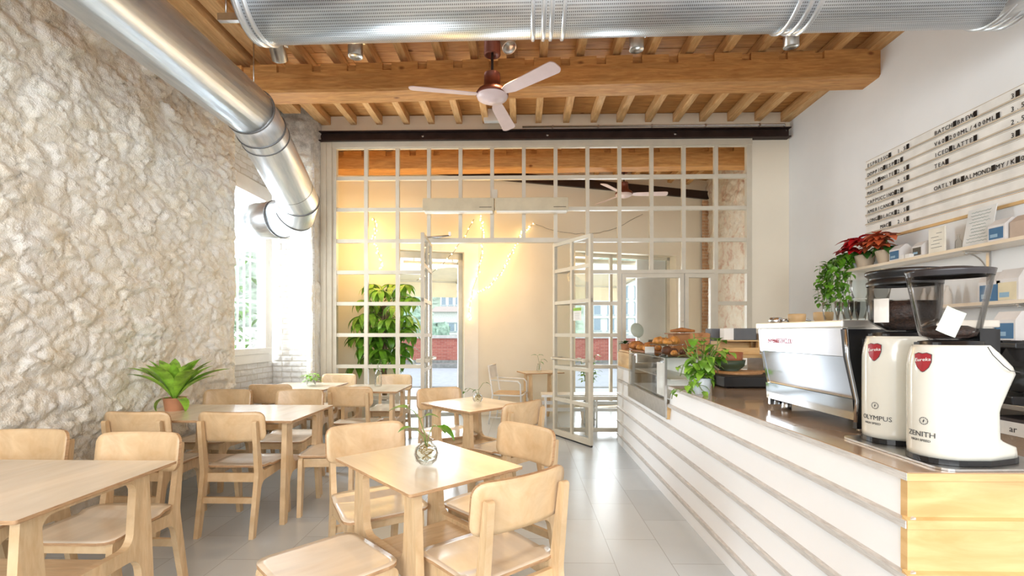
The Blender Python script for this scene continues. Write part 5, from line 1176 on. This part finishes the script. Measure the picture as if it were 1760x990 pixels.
# ================================================================ STREET OUTSIDE
road = plain('road', rgb(176, 180, 186), .8, var=.05); f = MB(); f.b2(-60, 60, 9.9, 19.2, -.12, -.06); struct(f.build('street_road', road))
f = MB(); f.b2(-20, 20, 7.2, 12.0, -.115, -.02); struct(f.build('pavement', plain('pavement_stone', rgb(196, 198, 202), .7)))
f = MB(); f.b2(-60, 60, 19.2, 20.0, -.1, .10); f.b2(-60, 60, 12.0, 12.2, -.1, .0); struct(f.build('kerb', concrete_g))
f = MB(); f.b2(-60, 60, 20.0, 20.35, -.1, .22, 1); f.b2(-60, 60, 20.02, 20.33, .22, 1.12, 0); f.b2(-60, 60, 19.95, 20.4, 1.12, 1.25, 2); struct(f.build('river_parapet', [brick_red, concrete_g, plain('coping', rgb(206, 204, 198), .8)]))
f = MB(); f.b2(-300, 300, 20.5, 250, -3.2, -3); struct(f.build('river', plain('river_water', rgb(150, 170, 160), .2)))
hill_m = plain('hill_trees', rgb(170, 186, 164), .9, var=.3, vscale=.3)  # distance haze put into the pale green
f = MB(); n = 60; rows = []
for j in range(14):
    rows.append([f.bm.verts.new((-110+i*4, 92+j*6, -3+j*3.2*(.7+.3*noise.noise(Vector((i*.15, j*.2, 3))))+2.2*noise.noise(Vector((i*.7, j*.9, 1))))) for i in range(n)])
for A_, B_ in zip(rows, rows[1:]):
    for i in range(n-1): q = f.bm.faces.new((A_[i], A_[i+1], B_[i+1], B_[i])); q.smooth = True
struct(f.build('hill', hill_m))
win_m = plain('far_window', rgb(160, 176, 188), .3); wall_a = plain('far_wall', rgb(238, 236, 228), .9); roof_m = plain('far_roof', rgb(186, 172, 162), .9); sh_m = plain('far_shutter', rgb(196, 206, 208), .8)  # far tones washed out, haze mixed into the colours
def house(label, x0, x1, y, z1, rows_, cols, z0=-3, wh=1.6, ww=1., wall=None, roof=1.2):
    t = thing('riverside_house', label, 'building', ((x0+x1)/2, y, z0)); w_ = x1-x0; H_ = z1-z0; m = MB(); m.b2(-w_/2, w_/2, 0, 9, 0, H_); m.b2(-w_/2-.1, w_/2+.1, -.15, 0, H_*.5, H_*.5+.2); m.build('wall', wall or wall_a, t)
    m = MB(); m.prism([(-.6, H_), (9.6, H_), (4.5, H_+roof)], -w_/2-.5, w_/2+.5, 'x'); m.build('roof', roof_m, t)
    for r_ in range(rows_):
        for c in range(cols):
            x = -w_/2+(c+.5)*w_/cols; z = H_-1.2-(r_+1)*(H_-2)/(rows_+.3)+.5
            m = MB(); m.b2(x-ww/2, x+ww/2, -.06, .02, z, z+wh); m.b2(x-ww/2-.2, x+ww/2+.2, -.1, 0, z-.25, z-.05, 1); m.b2(x-ww/2-.15, x+ww/2+.15, -.12, 0, z+wh+.05, z+wh+.2, 1); m.build('window', [win_m, sh_m], t)
    return t
house('low pale riverside house seen low in the entrance doorway', -15.5, -9.2, 84, 5.0, 2, 5, wh=1.3, ww=.9)
house('upper pale villa with tiled roof on the hill seen through the entrance', -16.4, -8.0, 96, 9.6, 2, 6, z0=3.2, wh=1.5, ww=.8)
house('long cream palace with rows of windows across the river on the right', 11.5, 27.5, 82, 10.6, 4, 7, wh=1.9, ww=1.1, roof=1.6)
tr_m = plain('far_tree', rgb(164, 190, 168), .9, var=.35, vscale=1.2)  # crown colour paled to carry the haze
random.seed(40)
for i, (x, y, r_, lab) in enumerate(((-16.9, 66, 3.0, 'hazy riverside tree farthest left in the doorway view'), (-16.1, 74, 2.6, 'hazy riverside tree left of the low pale house'), (-7.4, 76, 2.3, 'hazy riverside tree right of the low pale house'), (-10.9, 60, 1.6, 'low riverside tree in front of the pale house'))):
    t = thing('riverside_tree', lab, 'tree', (x, y, -3), 0, 'trees across the river'); m = MB()
    for k in range(16): q = Vector((random.gauss(0, .4), random.gauss(0, .4), random.gauss(0, .35)))*r_; m.ell(q+Vector((0, 0, 3.3+r_*.4)), (r_*.5,)*3, n=10)
    for v_ in m.bm.verts: v_.co += Vector((noise.noise(v_.co*1.6), noise.noise(v_.co*1.6+Vector((9, 0, 0))), noise.noise(v_.co*1.6+Vector((0, 9, 0)))))*.5
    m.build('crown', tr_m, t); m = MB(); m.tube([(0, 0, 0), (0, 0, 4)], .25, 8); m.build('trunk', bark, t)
t = thing('street_lamp', 'dark street lamp post across the road seen in the right window', 'street lamp', (yp(1073, 560, 19).x, 19.0, -.06)); m = MB(); m.lathe([(0, 0), (.16, 0), (.13, .5), (.07, .7), (.05, 1.4), (.045, 3.4), (0, 3.4)], n=14); m.build('post', steel_dark, t); m = MB(); m.lathe([(.05, 3.4), (.16, 3.8), (.17, 3.85), (.05, 4.05), (0, 4.1)], n=12); m.build('lantern', steel_dark, t)
# awnings over the two openings
aw = plain('awning_cream', rgb(226, 214, 186), .8, var=.03)
def awning(label, xa_, xb_, dz=2.62):
    t = thing('awning', label, 'awning', ((xa_+xb_)/2, bw((xa_+xb_)/2)+.4, 0)); cx, cy = t.location.x, t.location.y; m = MB(); n = -AN
    a, b = Vector((xa_, bw(xa_), 0))+n*.4, Vector((xb_, bw(xb_), 0))+n*.4; o = Vector((cx, cy, 0))
    c, d = a+n*1.5, b+n*1.5
    for th in (0, .012): m.quad([a-o+Vector((0, 0, dz+th)), b-o+Vector((0, 0, dz+th)), d-o+Vector((0, 0, dz-.24+th)), c-o+Vector((0, 0, dz-.24+th))])
    m.build('canopy', aw, t); m = MB()
    for k in (0, .01): m.quad([c-o+n*k+Vector((0, 0, dz-.24)), d-o+n*k+Vector((0, 0, dz-.24)), d-o+n*k+Vector((0, 0, dz-.56)), c-o+n*k+Vector((0, 0, dz-.56))])
    m.build('valance', aw, t); m = MB(); m.tube([c-o+Vector((0, 0, dz-.24)), d-o+Vector((0, 0, dz-.24))], .03, 8); m.tube([a-o+Vector((0, 0, dz-.03)), c-o+Vector((0, 0, dz-.27))], .018, 6); m.tube([b-o+Vector((0, 0, dz-.03)), d-o+Vector((0, 0, dz-.27))], .018, 6); m.tube([a-o+Vector((0, 0, dz+.05)), b-o+Vector((0, 0, dz+.05))], .05, 8); m.build('awning_frame', taupe, t)
awning('cream awning over the pavement outside the entrance door', -2.5, -.75)
awning('cream awning outside the shop window on the right', .6, 2.7)
t = thing('tube_light', 'white tube light inside the top of the entrance doorway', 'lamp', (-1.46, bw(-1.46)+.22, 2.46)); m = MB(); m.tube([(-.46, -.146, 0), (.44, .14, 0)], .022, 10); o = m.build('tube', plain('tube_glow', (1, 1, 1, 1), .4, emit=(1, 1, 1, 1), es=4), t)
m = MB(); m.tube([(-.46, -.146, .03), (.44, .14, .03)], .03, 6); m.tube([(-.3, -.095, .03), (-.3, -.095, .12)], .01, 6); m.tube([(.3, .095, .03), (.3, .095, .12)], .01, 6); m.build('housing', white_paint, t)
# garden outside the niche window
f = MB(); f.b2(-7.5, -7.3, 2, 16, -.1, 1.5); struct(f.build('yard_wall', wall_a)); f = MB(); f.b2(-14, LX-.65, -1, 7.2, -.12, -.05); struct(f.build('yard_ground', concrete_g))
t = thing('yard_shrub', 'pale green shrub outside behind the barred window', 'shrub', (-5.4, 8.2, -.05)); m = MB(); random.seed(3)
for k in range(320): a = random.uniform(0, 6.3); q = Vector((random.gauss(0, .5), random.gauss(0, .5), 1.3+random.gauss(0, .55))); m.leaf(q, (math.cos(a), math.sin(a), random.uniform(-.3, .5)), (0, 0, 1), .26, .10, .4, .1)
m.build('foliage', leaf_g, t); m = MB(); m.tube([(0, 0, 0), (0, 0, 1.3)], .04, 8); m.build('trunk', bark, t)
